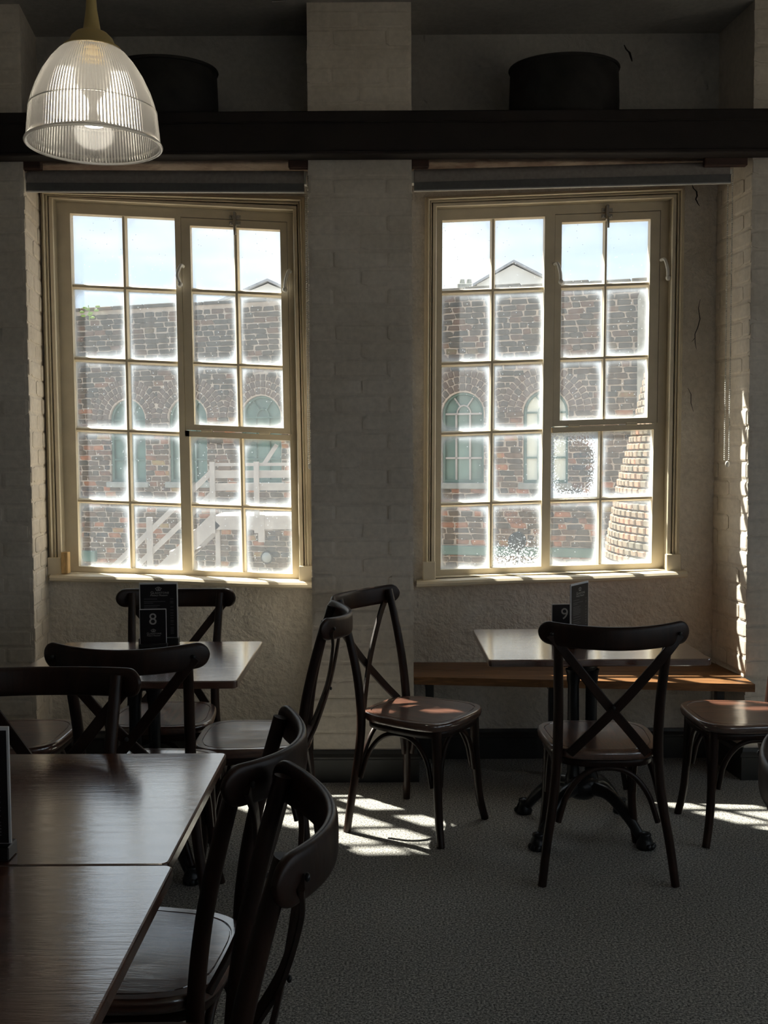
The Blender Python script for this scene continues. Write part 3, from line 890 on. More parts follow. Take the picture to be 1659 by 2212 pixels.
# ------------------------------------------------------------------ roller blinds
def blind(x0, x1, za, zb, chain_x, label):
    """za, zb: height of the tube axis at both ends"""
    root = thing('roller_blind', label, 'blind', (0, 0, 0), 0, 'rolled-up grey window blinds')
    y = 4.52
    pts = [(x0, y, za), (x1, y, zb)]
    MB().tube(pts, [0.033, 0.033], 24, (0, 0, 1)).build('roller', M['blind'], root)
    dz = lambda t: lerp(za, zb, t)
    mb = MB().hexa([(x0, y - 0.034, za - 0.055), (x1, y - 0.034, zb - 0.055), (x1, y - 0.031, zb - 0.055), (x0, y - 0.031, za - 0.055),
                    (x0, y - 0.034, za), (x1, y - 0.034, zb), (x1, y - 0.031, zb), (x0, y - 0.031, za)])
    mb.build('fabric', M['blind'], root)
    mb = MB().hexa([(x0 - 0.002, y - 0.040, za - 0.064), (x1 + 0.002, y - 0.040, zb - 0.064), (x1 + 0.002, y - 0.026, zb - 0.064), (x0 - 0.002, y - 0.026, za - 0.064),
                    (x0 - 0.002, y - 0.040, za - 0.030), (x1 + 0.002, y - 0.040, zb - 0.030), (x1 + 0.002, y - 0.026, zb - 0.030), (x0 - 0.002, y - 0.026, za - 0.030)])
    bar = mb.build('bottom_bar', M['blind_bar'], root)
    mb = MB().hexa([(x0 - 0.002, y - 0.041, za - 0.069), (x1 + 0.002, y - 0.041, zb - 0.069), (x1 + 0.002, y - 0.025, zb - 0.069), (x0 - 0.002, y - 0.025, za - 0.069),
                    (x0 - 0.002, y - 0.041, za - 0.064), (x1 + 0.002, y - 0.041, zb - 0.064), (x1 + 0.002, y - 0.025, zb - 0.064), (x0 - 0.002, y - 0.025, za - 0.064)])
    mb.build('bar_edge', M['blind_edge'], bar)
    for x, z, s in ((x0, za, -1), (x1, zb, 1)):
        mb = MB()
        mb.cbox(min(x, x + s * 0.012), max(x, x + s * 0.012), y - 0.022, y + 0.022, z - 0.03, ZS - 0.044 if z + 0.05 > ZS - 0.044 else z + 0.05, 0.002)
        mb.build('bracket', M['white_metal'], root)
    # bead chain loop
    bead = MB().add(*sphere((0, 0, 0), 0.0036, 6, 4), smooth=True)
    proto = bead.v, bead.f
    cb = MB()
    top = (zb if chain_x > (x0 + x1) / 2 else za) + 0.01
    bot = 1.40
    nb = int((top - bot) / 0.0085)
    for k in range(nb):
        z = top - k * 0.0085
        w = 0.010 if z > bot + 0.02 else 0.010 * math.sqrt(max(0, 1 - ((bot + 0.02 - z) / 0.021) ** 2))
        for s in (-1, 1):
            cb.add([(vx + chain_x + s * w * 0.6, vy + y - 0.012 * s, vz + z) for vx, vy, vz in proto[0]], proto[1], True)
    ch = cb.build('bead_chain', M['bead'], root)
    ch['kind'] = 'stuff'
    MB().add(*sphere((chain_x + 0.004, y, bot - 0.004), 0.012, 10, 6, (0.9, 0.6, 1.2)), smooth=True).build('chain_weight', M['bead'], root)
    return root
blind(-1.541, -0.340, 2.660, 2.650, -0.329, 'rolled grey blind above the left window with bead chain')
blind(0.140, 1.508, 2.653, 2.680, 1.520, 'rolled grey blind above the right window with bead chain')

# ------------------------------------------------------------------ wall bench
bench = thing('wall_bench', 'oak plank bench built into the right window recess', 'bench', (0, 0, 0))
def plank(name, yl0, yl1, yr0, yr1, seed):
    mb = MB()
    z1 = 0.462; z0 = z1 - 0.034
    a, b = PR + 0.001, RJ0 - 0.008
    mb.hexa([(a, yl0, z0), (b, yr0, z0 - 0.006), (b, yr1, z0 - 0.006), (a, yl1, z0), (a, yl0, z1), (b, yr0, z1 - 0.006), (b, yr1, z1 - 0.006), (a, yl1, z1)])
    return mb.build(name, M['bench_wood'], bench)
plank('plank', 4.465, 4.624, 4.31, 4.545, 1)
plank('plank', 4.627, 4.786, 4.548, 4.786, 2)
for x in (0.752, 0.2, 1.50):
    mb = MB()
    mb.cbox(x - 0.018, x + 0.018, 4.50, 4.536, 0.0 if x == 0.752 else 0.30, 0.427 if x < 1 else 0.42, 0.002)
    mb.cbox(x - 0.018, x + 0.018, 4.536, 4.786, 0.385, 0.427 if x < 1 else 0.42, 0.002)
    mb.build('bracket', M['iron'], bench)

# ------------------------------------------------------------------ bentwood cross-back chair
def make_chair():
    root = thing('cross_back_chair', 'dark chair', 'chair')
    W = M['chair_wood']
    # seat outline: rounded trapezoid
    def outline(k, n=44):
        pts = []
        for i in range(n):
            a = 2 * PI * i / n
            c, s = math.cos(a), math.sin(a)
            e = 2.0 / 3.6
            x = abs(c) ** e * math.copysign(1, c)
            y = abs(s) ** e * math.copysign(1, s)
            hw = 0.196 + 0.016 * y
            pts.append((x * hw * k, y * 0.203 * k))
        return pts
    rings = [(0.0, 0.424), (0.955, 0.424), (0.985, 0.428), (1.0, 0.437), (1.0, 0.446), (0.988, 0.4545), (0.97, 0.4565), (0.885, 0.4565), (0.879, 0.4535), (0.868, 0.4535), (0.862, 0.4565), (0.6, 0.455), (0.3, 0.453), (0.0, 0.4525)]
    V = []; F = []
    n = 44
    for k, z in rings:
        V += [(x, y, z) for x, y in outline(max(k, 0.002), n)]
    for i in range(len(rings) - 1):
        for j in range(n):
            F.append((i * n + j, i * n + (j + 1) % n, (i + 1) * n + (j + 1) % n, (i + 1) * n + j))
    seat = MB()
    seat.add(V, F, True)
    seat.sm = [i < 6 * n for i in range(len(F))]
    seat.build('seat', M['seat_wood'], root)
    # apron ring under the seat
    V = []; F = []
    for k, z in ((0.80, 0.398), (0.91, 0.398), (0.92, 0.425), (0.80, 0.425)):
        V += [(x, y, z) for x, y in outline(k, n)]
    for i in range(4):
        for j in range(n):
            F.append((i * n + j, i * n + (j + 1) % n, ((i + 1) % 4) * n + (j + 1) % n, ((i + 1) % 4) * n + j))
    MB().add(V, F, True).build('seat_frame', W, root)
    rear = lambda s: [(s * 0.222, -0.205, 0.0), (s * 0.206, -0.193, 0.13), (s * 0.180, -0.176, 0.30), (s * 0.168, -0.172, 0.44), (s * 0.168, -0.190, 0.60), (s * 0.174, -0.224, 0.75), (s * 0.180, -0.262, 0.886)]
    front = lambda s: [(s * 0.150, 0.150, 0.43), (s * 0.156, 0.157, 0.22), (s * 0.165, 0.168, 0.09), (s * 0.180, 0.184, 0.0)]
    for s in (-1, 1):
        pts = spline(rear(s), 5)
        R = [lerp(0.0145, 0.0175, min(1, p.z / 0.44)) if p.z < 0.44 else lerp(0.0175, 0.0155, (p.z - 0.44) / 0.45) for p in pts]
        MB().tube(pts, R, 12, (0, 1, 0)).build('back_leg', W, root)
        pts = spline(front(s), 5)
        R = [lerp(0.0145, 0.019, p.z / 0.43) for p in pts]
        MB().tube(pts, R, 12, (0, 1, 0)).build('front_leg', W, root)
    # curved top rail
    pts = []
    N = 44
    ry = lambda x: -0.337 + 0.088 * (x / 0.24) ** 2
    for i in range(N + 1):
        x = -0.242 * math.cos(PI * i / N)
        pts.append((x, ry(x), 0.857 + 0.012 * (x / 0.24) ** 2))
    def rsec(i):
        e = 1.0
        d = 0.242 - abs(pts[i][0])          # distance from the end
        if d < 0.034: e = math.sqrt(max(0.004, 1 - ((0.034 - d) / 0.034) ** 2))
        hh, th = 0.038 * e, 0.0105 * (0.4 + 0.6 * e)
        return [(th * math.copysign(abs(math.cos(a)) ** 0.7, math.cos(a)), hh * math.copysign(abs(math.sin(a)) ** 0.5, math.sin(a))) for a in [2 * PI * k / 16 for k in range(16)]]
    MB().sweep(pts, rsec, (0, 0, 1)).build('top_rail', W, root)
    # crossed back straps
    for s in (-1, 1):
        off = -0.0045 if s > 0 else 0.0045
        ctrl = [(s * 0.208, ry(0.208) - 0.013, 0.862), (s * 0.150, -0.288 + off, 0.79), (s * 0.035, -0.262 + off, 0.645), (-s * 0.070, -0.220 + off, 0.52), (-s * 0.130, -0.186, 0.445)]
        p = spline(ctrl, 6)
        sec = [(0.0155, -0.0035), (0.0155, 0.0035), (0.0125, 0.0048), (-0.0125, 0.0048), (-0.0155, 0.0035), (-0.0155, -0.0035), (-0.0125, -0.0048), (0.0125, -0.0048)]
        MB().sweep(p, sec, (0, 1, 0), smooth=False).build('cross_strap', W, root)
    # bentwood hoops between the legs
    def leg_at(pts, z):
        P = spline(pts, 8)
        P = sorted(P, key=lambda q: q.z)
        for a, b in zip(P, P[1:]):
            if a.z <= z <= b.z:
                return a.lerp(b, (z - a.z) / max(1e-6, b.z - a.z))
        return P[-1]
    legs = [front(-1), front(1), rear(1), rear(-1)]
    for i in range(4):
        A, B = legs[i], legs[(i + 1) % 4]
        a0 = leg_at(A, 0.21); b0 = leg_at(B, 0.21)
        p = []
        for k in range(25):
            t = -1 + 2 * k / 24
            zz = (1 - abs(t) ** 2.4) ** (1 / 1.9)
            z = 0.21 + 0.182 * zz
            la = leg_at(A, z); lb = leg_at(B, z)
            f = 0.5 + 0.5 * t * 0.86
            q = la.lerp(lb, f)
            p.append((q.x, q.y, z))
        MB().tube(p, 0.0098, 8, (0.3, 0.5, 0.2)).build('hoop_brace', W, root)
    # bolts
    for c in ((0.205, ry(0.205) - 0.020, 0.866), (-0.205, ry(0.205) - 0.020, 0.866), (0.0, -0.268, 0.618)):
        MB().add(*sphere(c, 0.0065, 8, 6, (1, 0.7, 1)), smooth=True).build('bolt', M['iron'], root)
    return root

CHAIRS = [   # x, y, facing rotation in degrees (0 = facing the windows), label
    (0.748, 3.535, -1.0, 'cross-back chair seen from behind, tucked under the table with number 9'),
    (-0.745, 3.200, -2.0, 'dark chair back in front of the number 8 table, behind the foreground table'),
    (-0.850, 3.870, 180.0, 'cross-back chair behind the number 8 table, facing the viewer under the left sill'),
    (-0.460, 3.572, 90.0, 'cross-back chair seen edge-on at the right end of the number 8 table'),
    (0.143, 3.918, -122.3, 'cross-back chair angled in front of the middle pier with sunlit seat'),
    (1.357, 3.840, 90.0, 'cross-back chair cut by the right edge of the picture, facing left beside number 9 table'),
    (1.010, 1.720, -90.0, 'foreground chair of which only a curved rail shows at the right edge'),
    (-0.502, 1.990, 84.0, 'far one of the two foreground chairs, its pale seat reaching under the near table'),
    (-0.420, 1.535, 96.0, 'nearest foreground chair, its curved rail rising in front of the carpet'),
    (-0.862, 2.302, 180.0, 'cross-back chair facing the viewer across the far edge of the foreground table'),
    (-1.335, 3.600, -90.0, 'cross-back chair at the left end of the number 8 table, mostly out of frame'),
]
chair0 = make_chair()
for i, (x, y, r, lab) in enumerate(CHAIRS):
    c = chair0 if i == 0 else copy_tree(chair0)
    c.location = (x, y, 0)
    c.rotation_euler = (0, 0, math.radians(r))
    tag(c, lab, 'chair', 'dark cross-back bentwood chairs')

# ------------------------------------------------------------------ cafe tables
TZ = 0.725
def make_table(name, x0, x1, y0, y1, label, base=(0, 0)):
    cx, cy = (x0 + x1) / 2, (y0 + y1) / 2
    root = thing(name, label, 'table', (cx, cy, 0), 0, 'walnut cafe tables on cast iron bases')
    hx, hy = (x1 - x0) / 2, (y1 - y0) / 2
    r = 0.016
    def out(k):
        pts = []
        for sx, sy, a0 in ((1, 1, 0), (-1, 1, PI / 2), (-1, -1, PI), (1, -1, 3 * PI / 2)):
            for j in range(6):
                a = a0 + j / 5 * PI / 2
                pts.append((sx * (hx - r) + (r + k) * math.cos(a), sy * (hy - r) + (r + k) * math.sin(a)))
        return pts
    rings = [(-0.006, TZ - 0.026), (0.0, TZ - 0.022), (0.0, TZ - 0.004), (-0.0012, TZ - 0.0012), (-0.004, TZ)]
    V = []; F = []
    n = 24
    for k, z in rings: V += [(x, y, z) for x, y in out(k)]
    for i in range(len(rings) - 1):
        for j in range(n): F.append((i * n + j, i * n + (j + 1) % n, (i + 1) * n + (j + 1) % n, (i + 1) * n + j))
    F.append(tuple(range(n))[::-1]); F.append(tuple(range((len(rings) - 1) * n, len(rings) * n)))
    MB().add(V, F).build('table_top', M['table_wood'], root)
    bx, by = base
    I = M['iron']
    mb = MB()
    mb.cbox(bx - 0.20, bx + 0.20, by - 0.022, by + 0.022, TZ - 0.046, TZ - 0.027, 0.004)
    mb.cbox(bx - 0.022, bx + 0.022, by - 0.20, by + 0.20, TZ - 0.047, TZ - 0.027, 0.004)
    mb.lathe([(0.0, TZ - 0.10), (0.05, TZ - 0.10), (0.075, TZ - 0.06), (0.075, TZ - 0.045), (0.0, TZ - 0.045)], 16, (bx, by))
    mb.build('spider', I, root)
    for s in (-1, 1):       # twin fluted columns
        mb = MB()
        prof = [(0.030, 0.19), (0.030, 0.21), (0.0235, 0.225), (0.0225, 0.30), (0.0215, TZ - 0.16), (0.026, TZ - 0.14), (0.026, TZ - 0.12), (0.032, TZ - 0.10)]
        mb.lathe(prof, 24, (bx + s * 0.034, by), rib=-0.10)
        mb.build('column', I, root)
    mb = MB().lathe([(0.0, 0.13), (0.040, 0.13), (0.060, 0.15), (0.068, 0.175), (0.060, 0.20), (0.045, 0.215), (0.0, 0.215)], 20, (bx, by))
    mb.build('collar', I, root)
    for sx in (-1, 1):
        for sy in (-1, 1):
            p = spline([(bx + sx * 0.03, by + sy * 0.03, 0.175), (bx + sx * 0.085, by + sy * 0.085, 0.165), (bx + sx * 0.140, by + sy * 0.135, 0.105), (bx + sx * 0.178, by + sy * 0.172, 0.045), (bx + sx * 0.192, by + sy * 0.185, 0.022)], 5)
            n_ = len(p)
            R = [lerp(0.027, 0.016, k / (n_ - 1)) for k in range(n_)]
            mb = MB().tube(p, R, 10, (0, 0, 1))
            leg = mb.build('leg', I, root)
            # paw foot
            e = (bx + sx * 0.196, by + sy * 0.189)
            mb = MB().lathe([(0.0, 0.0), (0.032, 0.0), (0.034, 0.010), (0.028, 0.030), (0.020, 0.046), (0.023, 0.052), (0.018, 0.058), (0.0, 0.062)], 14, e)
            for k in (-1, 0, 1):
                a = math.atan2(sy, sx) + k * 0.6
                mb.add(*sphere((e[0] + 0.028 * math.cos(a), e[1] + 0.028 * math.sin(a), 0.012), 0.012, 8, 6), smooth=True)
            mb.build('paw_foot', I, leg)
    return root
make_table('cafe_table', 0.363, 1.145, 3.530, 4.165, 'walnut table carrying the number 9 card below the right window')
make_table('cafe_table', -1.233, -0.473, 3.218, 3.920, 'walnut table carrying the number 8 card below the left window')
make_table('cafe_table', -1.165, -0.383, 1.755, 2.430, 'foreground walnut table, the farther of the joined pair')
make_table('cafe_table', -1.155, -0.372, 1.072, 1.7525, 'foreground walnut table nearest the viewer, joined to the next')

# ------------------------------------------------------------------ cards and menus
def text_mesh(body, size, mat, align='CENTER', shear=0.0, name='lettering', space=1.0):
    cu = bpy.data.curves.new(name, 'FONT')
    cu.body = body
    cu.size = size
    cu.align_x = align
    cu.align_y = 'CENTER'
    cu.shear = shear
    cu.space_character = space
    cu.extrude = 0.0001
    cu.resolution_u = 4
    ob = bpy.data.objects.new(name, cu)
    C.objects.link(ob)
    dg = bpy.context.evaluated_depsgraph_get()
    me = bpy.data.meshes.new_from_object(ob.evaluated_get(dg))
    bpy.data.objects.remove(ob)
    bpy.data.curves.remove(cu)
    me.materials.clear()
    me.materials.append(mat)
    return me

def crown_mesh(w, mat):
    """little crown emblem drawn with strokes"""
    mb = MB()
    k = w / 2
    r = 0.045 * w
    def st(pts): mb.tube([(x * k, y * k, 0) for x, y in pts], r * 0.8, 6, (0, 0, 1))
    st([(-0.62, -0.42), (0.62, -0.42)])
    st([(-0.62, -0.30), (0.62, -0.30)])
    st([(-0.62, -0.42), (-0.70, 0.0), (-1.0, 0.22), (-0.62, 0.30), (-0.3, 0.55), (0, 0.62), (0.3, 0.55), (0.62, 0.30), (1.0, 0.22), (0.70, 0.0), (0.62, -0.42)])
    st([(-0.35, 0.1), (-0.1, 0.3), (0.05, 0.05), (-0.12, -0.15), (0.12, -0.28)])
    st([(0.1, 0.45), (0.35, 0.15), (0.2, -0.05)])
    mb.v = [(x, y, z * 0.1) for x, y, z in mb.v]
    return mb.mesh('crown_emblem', mat)

def sign_text(parent, me, name, x, z, y):
    return link(name, me, parent, (x, y, z), (PI / 2, 0, 0))

def number_card(num, loc, rotz, label):
    """A6 black number card with a pale edge in a black foot"""
    w, h = 0.100, 0.145
    root = thing('number_card', label, 'card', loc, rotz, 'black table number cards')
    MB().cbox(-w / 2, w / 2, -0.0016, 0.0016, 0.006, h, 0.0006).build('card', M['white_card'], root)
    MB().box(-w / 2 + 0.0022, w / 2 - 0.0022, -0.0022, -0.0014, 0.006, h - 0.003).build('card_face', M['black_card'], root)
    MB().cbox(-w / 2 - 0.003, w / 2 + 0.003, -0.016, 0.016, 0, 0.014, 0.002).build('foot', M['black'], root)
    y = -0.0024
    sign_text(root, text_mesh(num, 0.062, M['print'], name='numeral'), 'numeral', 0, h * 0.72, y)
    sign_text(root, crown_mesh(0.020, M['print']), 'crown_emblem', 0.001, h * 0.43, y)
    sign_text(root, text_mesh('G', 0.0115, M['print']), 'lettering', -0.0195, h * 0.355, y)
    sign_text(root, text_mesh('LADSTONE', 0.0085, M['print'], 'LEFT', space=1.1), 'lettering', -0.0155, h * 0.352, y)
    sign_text(root, text_mesh('Pottery Museum', 0.0075, M['print'], shear=0.35), 'lettering', 0.001, h * 0.302, y)
    return root

def menu_card(loc, rotz, label, bars=True, tilt=0.0):
    w, h = 0.146, 0.215
    root = thing('menu_card', label, 'menu', loc, rotz, 'black menus in white edged holders')
    b = 0.0042
    bottom = 0.022
    MB().cbox(-w / 2, w / 2, -0.0025, 0.0025, bottom, bottom + h, 0.0008).build('holder', M['white_card'], root)
    MB().box(-w / 2 + b, w / 2 - b, -0.0032, -0.0024, bottom + b, bottom + h - b * 1.6).build('menu_sheet', M['black_card'], root)
    MB().cbox(-w / 2 - 0.002, w / 2 + 0.002, -0.022, 0.022, 0, 0.025, 0.002).build('foot', M['black'], root)
    y = -0.0034
    z = lambda f: bottom + h * (1 - f)
    sign_text(root, crown_mesh(0.025, M['print']), 'crown_emblem', 0, z(0.115), y)
    sign_text(root, text_mesh('G', 0.015, M['print']), 'lettering', -0.0245, z(0.182), y)
    sign_text(root, text_mesh('LADSTONE', 0.011, M['print'], 'LEFT', space=1.1), 'lettering', -0.0195, z(0.186), y)
    sign_text(root, text_mesh('Pottery Museum', 0.0098, M['print'], shear=0.35), 'lettering', 0.001, z(0.228), y)
    rnd = random.Random(4)
    f = 0.29
    while f < 0.95:
        L = rnd.choice([0.035, 0.05, 0.06, 0.08, 0.045])
        th = 0.0016
        MB().box(-0.055, -0.055 + L, y, y + 0.0004, z(f) - th, z(f) + th * 0.3).build('text_line', M['faint_print'], root)
        if rnd.random() < 0.7:
            MB().box(0.044, 0.056, y, y + 0.0004, z(f) - th, z(f) + th * 0.3).build('price', M['faint_print'], root)
        f += rnd.choice([0.027, 0.027, 0.045])
    return root
number_card('8', (-0.872, 3.806, TZ + 0.0005), 0.10, 'black card with the number 8 in front of the menu')
menu_card((-0.863, 3.868, TZ + 0.0005), 0.05, 'black menu in a white edged holder behind the number 8 card')
number_card('9', (0.690, 3.880, TZ + 0.0005), 0.10, 'black card with the number 9, half hidden by the menu')
menu_card((0.730, 3.795, TZ + 0.0005), 0.92, 'turned black menu standing in front of the number 9 card')
menu_card((-0.744, 1.792, TZ + 0.0005), 0.0, 'menu holder at the left edge on the foreground table')

# ------------------------------------------------------------------ pendant lamp
def pendant(x, y, zrim, label):
    root = thing('pendant_lamp', label, 'lamp', (x, y, zrim), 0, 'ribbed glass pendant lamps')
    SEG = 240
    prof = [(0.1485, 0.002), (0.1465, 0.018), (0.144, 0.045), (0.1415, 0.070), (0.140, 0.078), (0.1355, 0.095), (0.127, 0.120), (0.112, 0.152), (0.094, 0.180), (0.076, 0.201), (0.060, 0.214)]
    sh = MB().lathe(prof, SEG, smooth=False, rib=-0.020)
    n0 = len(sh.v)
    sh.lathe([(r - 0.0045, z) for r, z in prof], SEG)
    m_ = len(prof)
    for k in range(SEG):         # close the shell at rim and neck
        k2 = (k + 1) % SEG
        sh.f.append((k, n0 + k, n0 + k2, k2)); sh.sm.append(True)
        b_ = (m_ - 1) * SEG
        sh.f.append((b_ + k2, n0 + b_ + k2, n0 + b_ + k, b_ + k)); sh.sm.append(True)
    sh.f = [f if i_ < (m_ - 1) * SEG or i_ >= 2 * (m_ - 1) * SEG else f[::-1] for i_, f in enumerate(sh.f)]
    shade = sh.build('glass_shade', M['prism'], root)
    # thick rolled rim and the faint step ring
    ring = lambda r, z, th: MB().tube([(r * math.cos(2 * PI * k / 64), r * math.sin(2 * PI * k / 64), z) for k in range(65)], th, 8, (0, 0, 1), False)
    ring(0.149, 0.001, 0.0036).build('rim', M['prism_rim'], shade)
    ring(0.1405, 0.076, 0.0016).build('step_ring', M['prism'], shade)
    cap = MB().lathe([(0.066, 0.206), (0.064, 0.214), (0.052, 0.222), (0.046, 0.236), (0.036, 0.246), (0.024, 0.251), (0.0195, 0.255), (0.0165, 0.275), (0.0125, 0.300), (0.0105, 0.330), (0.0098, 0.352), (0.0098, 0.362), (0.0065, 0.364)], 28)
    cap.build('gallery_cap', M['brass'], root)
    MB().lathe([(0.0052, 0.36), (0.0052, ZC - zrim - 0.03)], 14).build('rod', M['brass'], root)
    MB().lathe([(0.0052, ZC - zrim - 0.045), (0.045, ZC - zrim - 0.02), (0.055, ZC - zrim - 0.001), (0.0, ZC - zrim - 0.001)], 24).build('ceiling_rose', M['brass'], root)
    MB().lathe([(0.0, 0.215), (0.021, 0.215), (0.021, 0.165), (0.018, 0.160), (0.0, 0.160)], 16).build('lamp_holder', M['white_metal'], root)
    b = MB().lathe([(0.0, 0.040), (0.022, 0.045), (0.038, 0.060), (0.044, 0.080), (0.040, 0.100), (0.027, 0.120), (0.018, 0.138), (0.016, 0.160)], 20)
    b.build('bulb', M['bulb'], root)
    return root
pendant(-0.652, 2.35, 2.146, 'clear ribbed glass dome pendant with brass fitting, lit')

# ------------------------------------------------------------------ outside: brick works across the yard
yard = struct('yard_ground', MB().box(-40, 40, -40, 60, -3.2, -3.0), M['yard'], 'dark yard paving far below the windows')
WANG = -math.atan(0.309)
bld = thing('brick_building', 'sooty brick works with green arched windows across the yard', 'building', (-4.32, 14.0, 0), WANG)
S0, S1, B0, B1 = -1.5, 8.6, -3.0, 3.42
WINS = [(0.92, 0.27), (1.82, 0.28), (2.87, 0.28), (3.85, 0.28), (4.62, 0.27), (5.525, 0.26), (6.525, 0.265)]   # centre s, half width
WZ0, WZS = 1.11, 1.945          # sill and springing
def backing():
    mb = MB()
    y = 0.0
    ss = [S0] + [v for c, h in WINS for v in (c - h, c + h)] + [S1]
    def quad(s0, s1, z0, z1): mb.add([(s0, y, z0), (s1, y, z0), (s1, y, z1), (s0, y, z1)], [(0, 1, 2, 3)])
    for k in range(0, len(ss), 2): quad(ss[k], ss[k + 1], B0, B1)
    for c, h in WINS:
        quad(c - h, c + h, B0, WZ0)
        N = 12
        arc = [(c - h * math.cos(PI * j / N), WZS + h * math.sin(PI * j / N)) for j in range(N + 1)]
        for a, b in zip(arc, arc[1:]):
            mb.add([(a[0], y, a[1]), (b[0], y, b[1]), (b[0], y, B1), (a[0], y, B1)], [(0, 1, 2, 3)])
        # reveals
        rv = [(c - h, WZ0)] + arc + [(c + h, WZ0)]
        for a, b in zip(rv, rv[1:] + rv[:1]):
            mb.add([(a[0], y, a[1]), (b[0], y, b[1]), (b[0], y + 0.15, b[1]), (a[0], y + 0.15, a[1])], [(0, 1, 2, 3)])
    mb.box(S0, S1, 0.16, 0.40, B0, B1)
    return mb.build('mortar_wall', M['mortar'], bld)
backing()
ext_bricks = [unit_brick('brick', M['ext_brick'], 0.085, 20 + k) for k in range(6)]
arch_bricks = [unit_brick('arch_brick', M['arch_brick'], 0.05, 40 + k) for k in range(4)]

def in_view(P):
    """does the straight line from the camera spot to P pass one of the window openings?"""
    t = 4.85 / P.y
    x, z = P.x * t, 1.44 + (P.z - 1.44) * t
    return (-1.50 < x < -0.40 or 0.25 < x < 1.33) and 0.87 < z < 2.6

bld_mat = Matrix.Translation((-4.32, 14.0, 0)) @ Matrix.Rotation(WANG, 4, 'Z')
rnd = random.Random(11)
laid = []      # (s, z, length, height, rot, mesh list, yoff)
COURSE = 0.070
ARCH_T = 0.27
def course_spans(z):
    """stretches of wall left free of windows and arches at height z"""
    cuts = []
    for c, h in WINS:
        if WZ0 - 0.085 < z < WZS: cuts.append((c - h, c + h) if z > WZ0 else (c - h - 0.05, c + h + 0.05))
        elif WZS <= z < WZS + h + ARCH_T:
            e = math.sqrt((h + ARCH_T) ** 2 - (z - WZS) ** 2)
            cuts.append((c - e, c + e))
    spans = []; a = S0
    for c0, c1 in cuts:
        if c0 - a > 0.03: spans.append((a, c0))
        a = max(a, c1)
    spans.append((a, S1))
    return spans
nz = int((B1 - 0.02 + 0.35) / COURSE)
for r in range(nz):
    z = -0.35 + (r + 0.5) * COURSE
    for a, b in course_spans(z):
        s = a
        first = rnd.uniform(0.04, 0.16)
        while s < b - 0.025:
            L = first if first else rnd.choice([0.10, 0.15, 0.17, 0.19, 0.20, 0.16])
            first = 0
            if b - (s + L) < 0.05: L = b - s
            m = s + L / 2
            laid.append((m, z + rnd.uniform(-0.004, 0.004), L - 0.011, COURSE - 0.011 + rnd.uniform(-0.004, 0.003), rnd.uniform(-0.02, 0.02), 0))
            s += L
for wi, (c, h) in enumerate(WINS):
    for ring in range(3):
        rr = h + 0.012 + (ring + 0.5) * 0.088
        nb = int(PI * rr / 0.072)
        for k in range(nb):
            a = PI * (k + 0.5) / nb
            s, z = c + rr * math.cos(a), WZS + rr * math.sin(a)
            if any(abs(s - c2) < abs(s - c) for c2, _ in WINS if c2 != c): continue
            laid.append((s, z, 0.078, PI * rr / nb - 0.012, -a, 1))
cand = []
for b in laid:
    P = bld_mat @ Vector((b[0], -0.01, b[1]))
    cand.append((0 if in_view(P) else 1, P.length, b))
cand.sort(key=lambda q: (q[0], q[1]))
single = cand[:300]
rest = cand[300:]
for _, _, (s, z, L, H, rot, kind) in single:
    link('arch_brick' if kind else 'brick', rnd.choice(arch_bricks if kind else ext_bricks), bld, (s, 0.022 + rnd.uniform(-0.006, 0.004), z), (0, rot, 0), (L, 0.07, H))
def joined(items, meshes, name, mat, parent):
    mb = MB()
    for _, _, (s, z, L, H, rot, kind) in items:
        me = rnd.choice(meshes)
        T = Matrix.Translation((s, 0.022 + rnd.uniform(-0.006, 0.004), z)) @ Matrix.Rotation(rot, 4, 'Y') @ Matrix.Diagonal((L, 0.07, H, 1))
        mb.add([T @ v.co for v in me.vertices], [tuple(p.vertices) for p in me.polygons])
    o = mb.build(name, mat, parent)
    o['kind'] = 'stuff'
joined([q for q in rest if q[2][5] == 0], ext_bricks, 'brickwork', M['ext_brick'], bld)
if any(q[2][5] for q in rest):
    joined([q for q in rest if q[2][5]], arch_bricks, 'arch_brickwork', M['arch_brick'], bld)
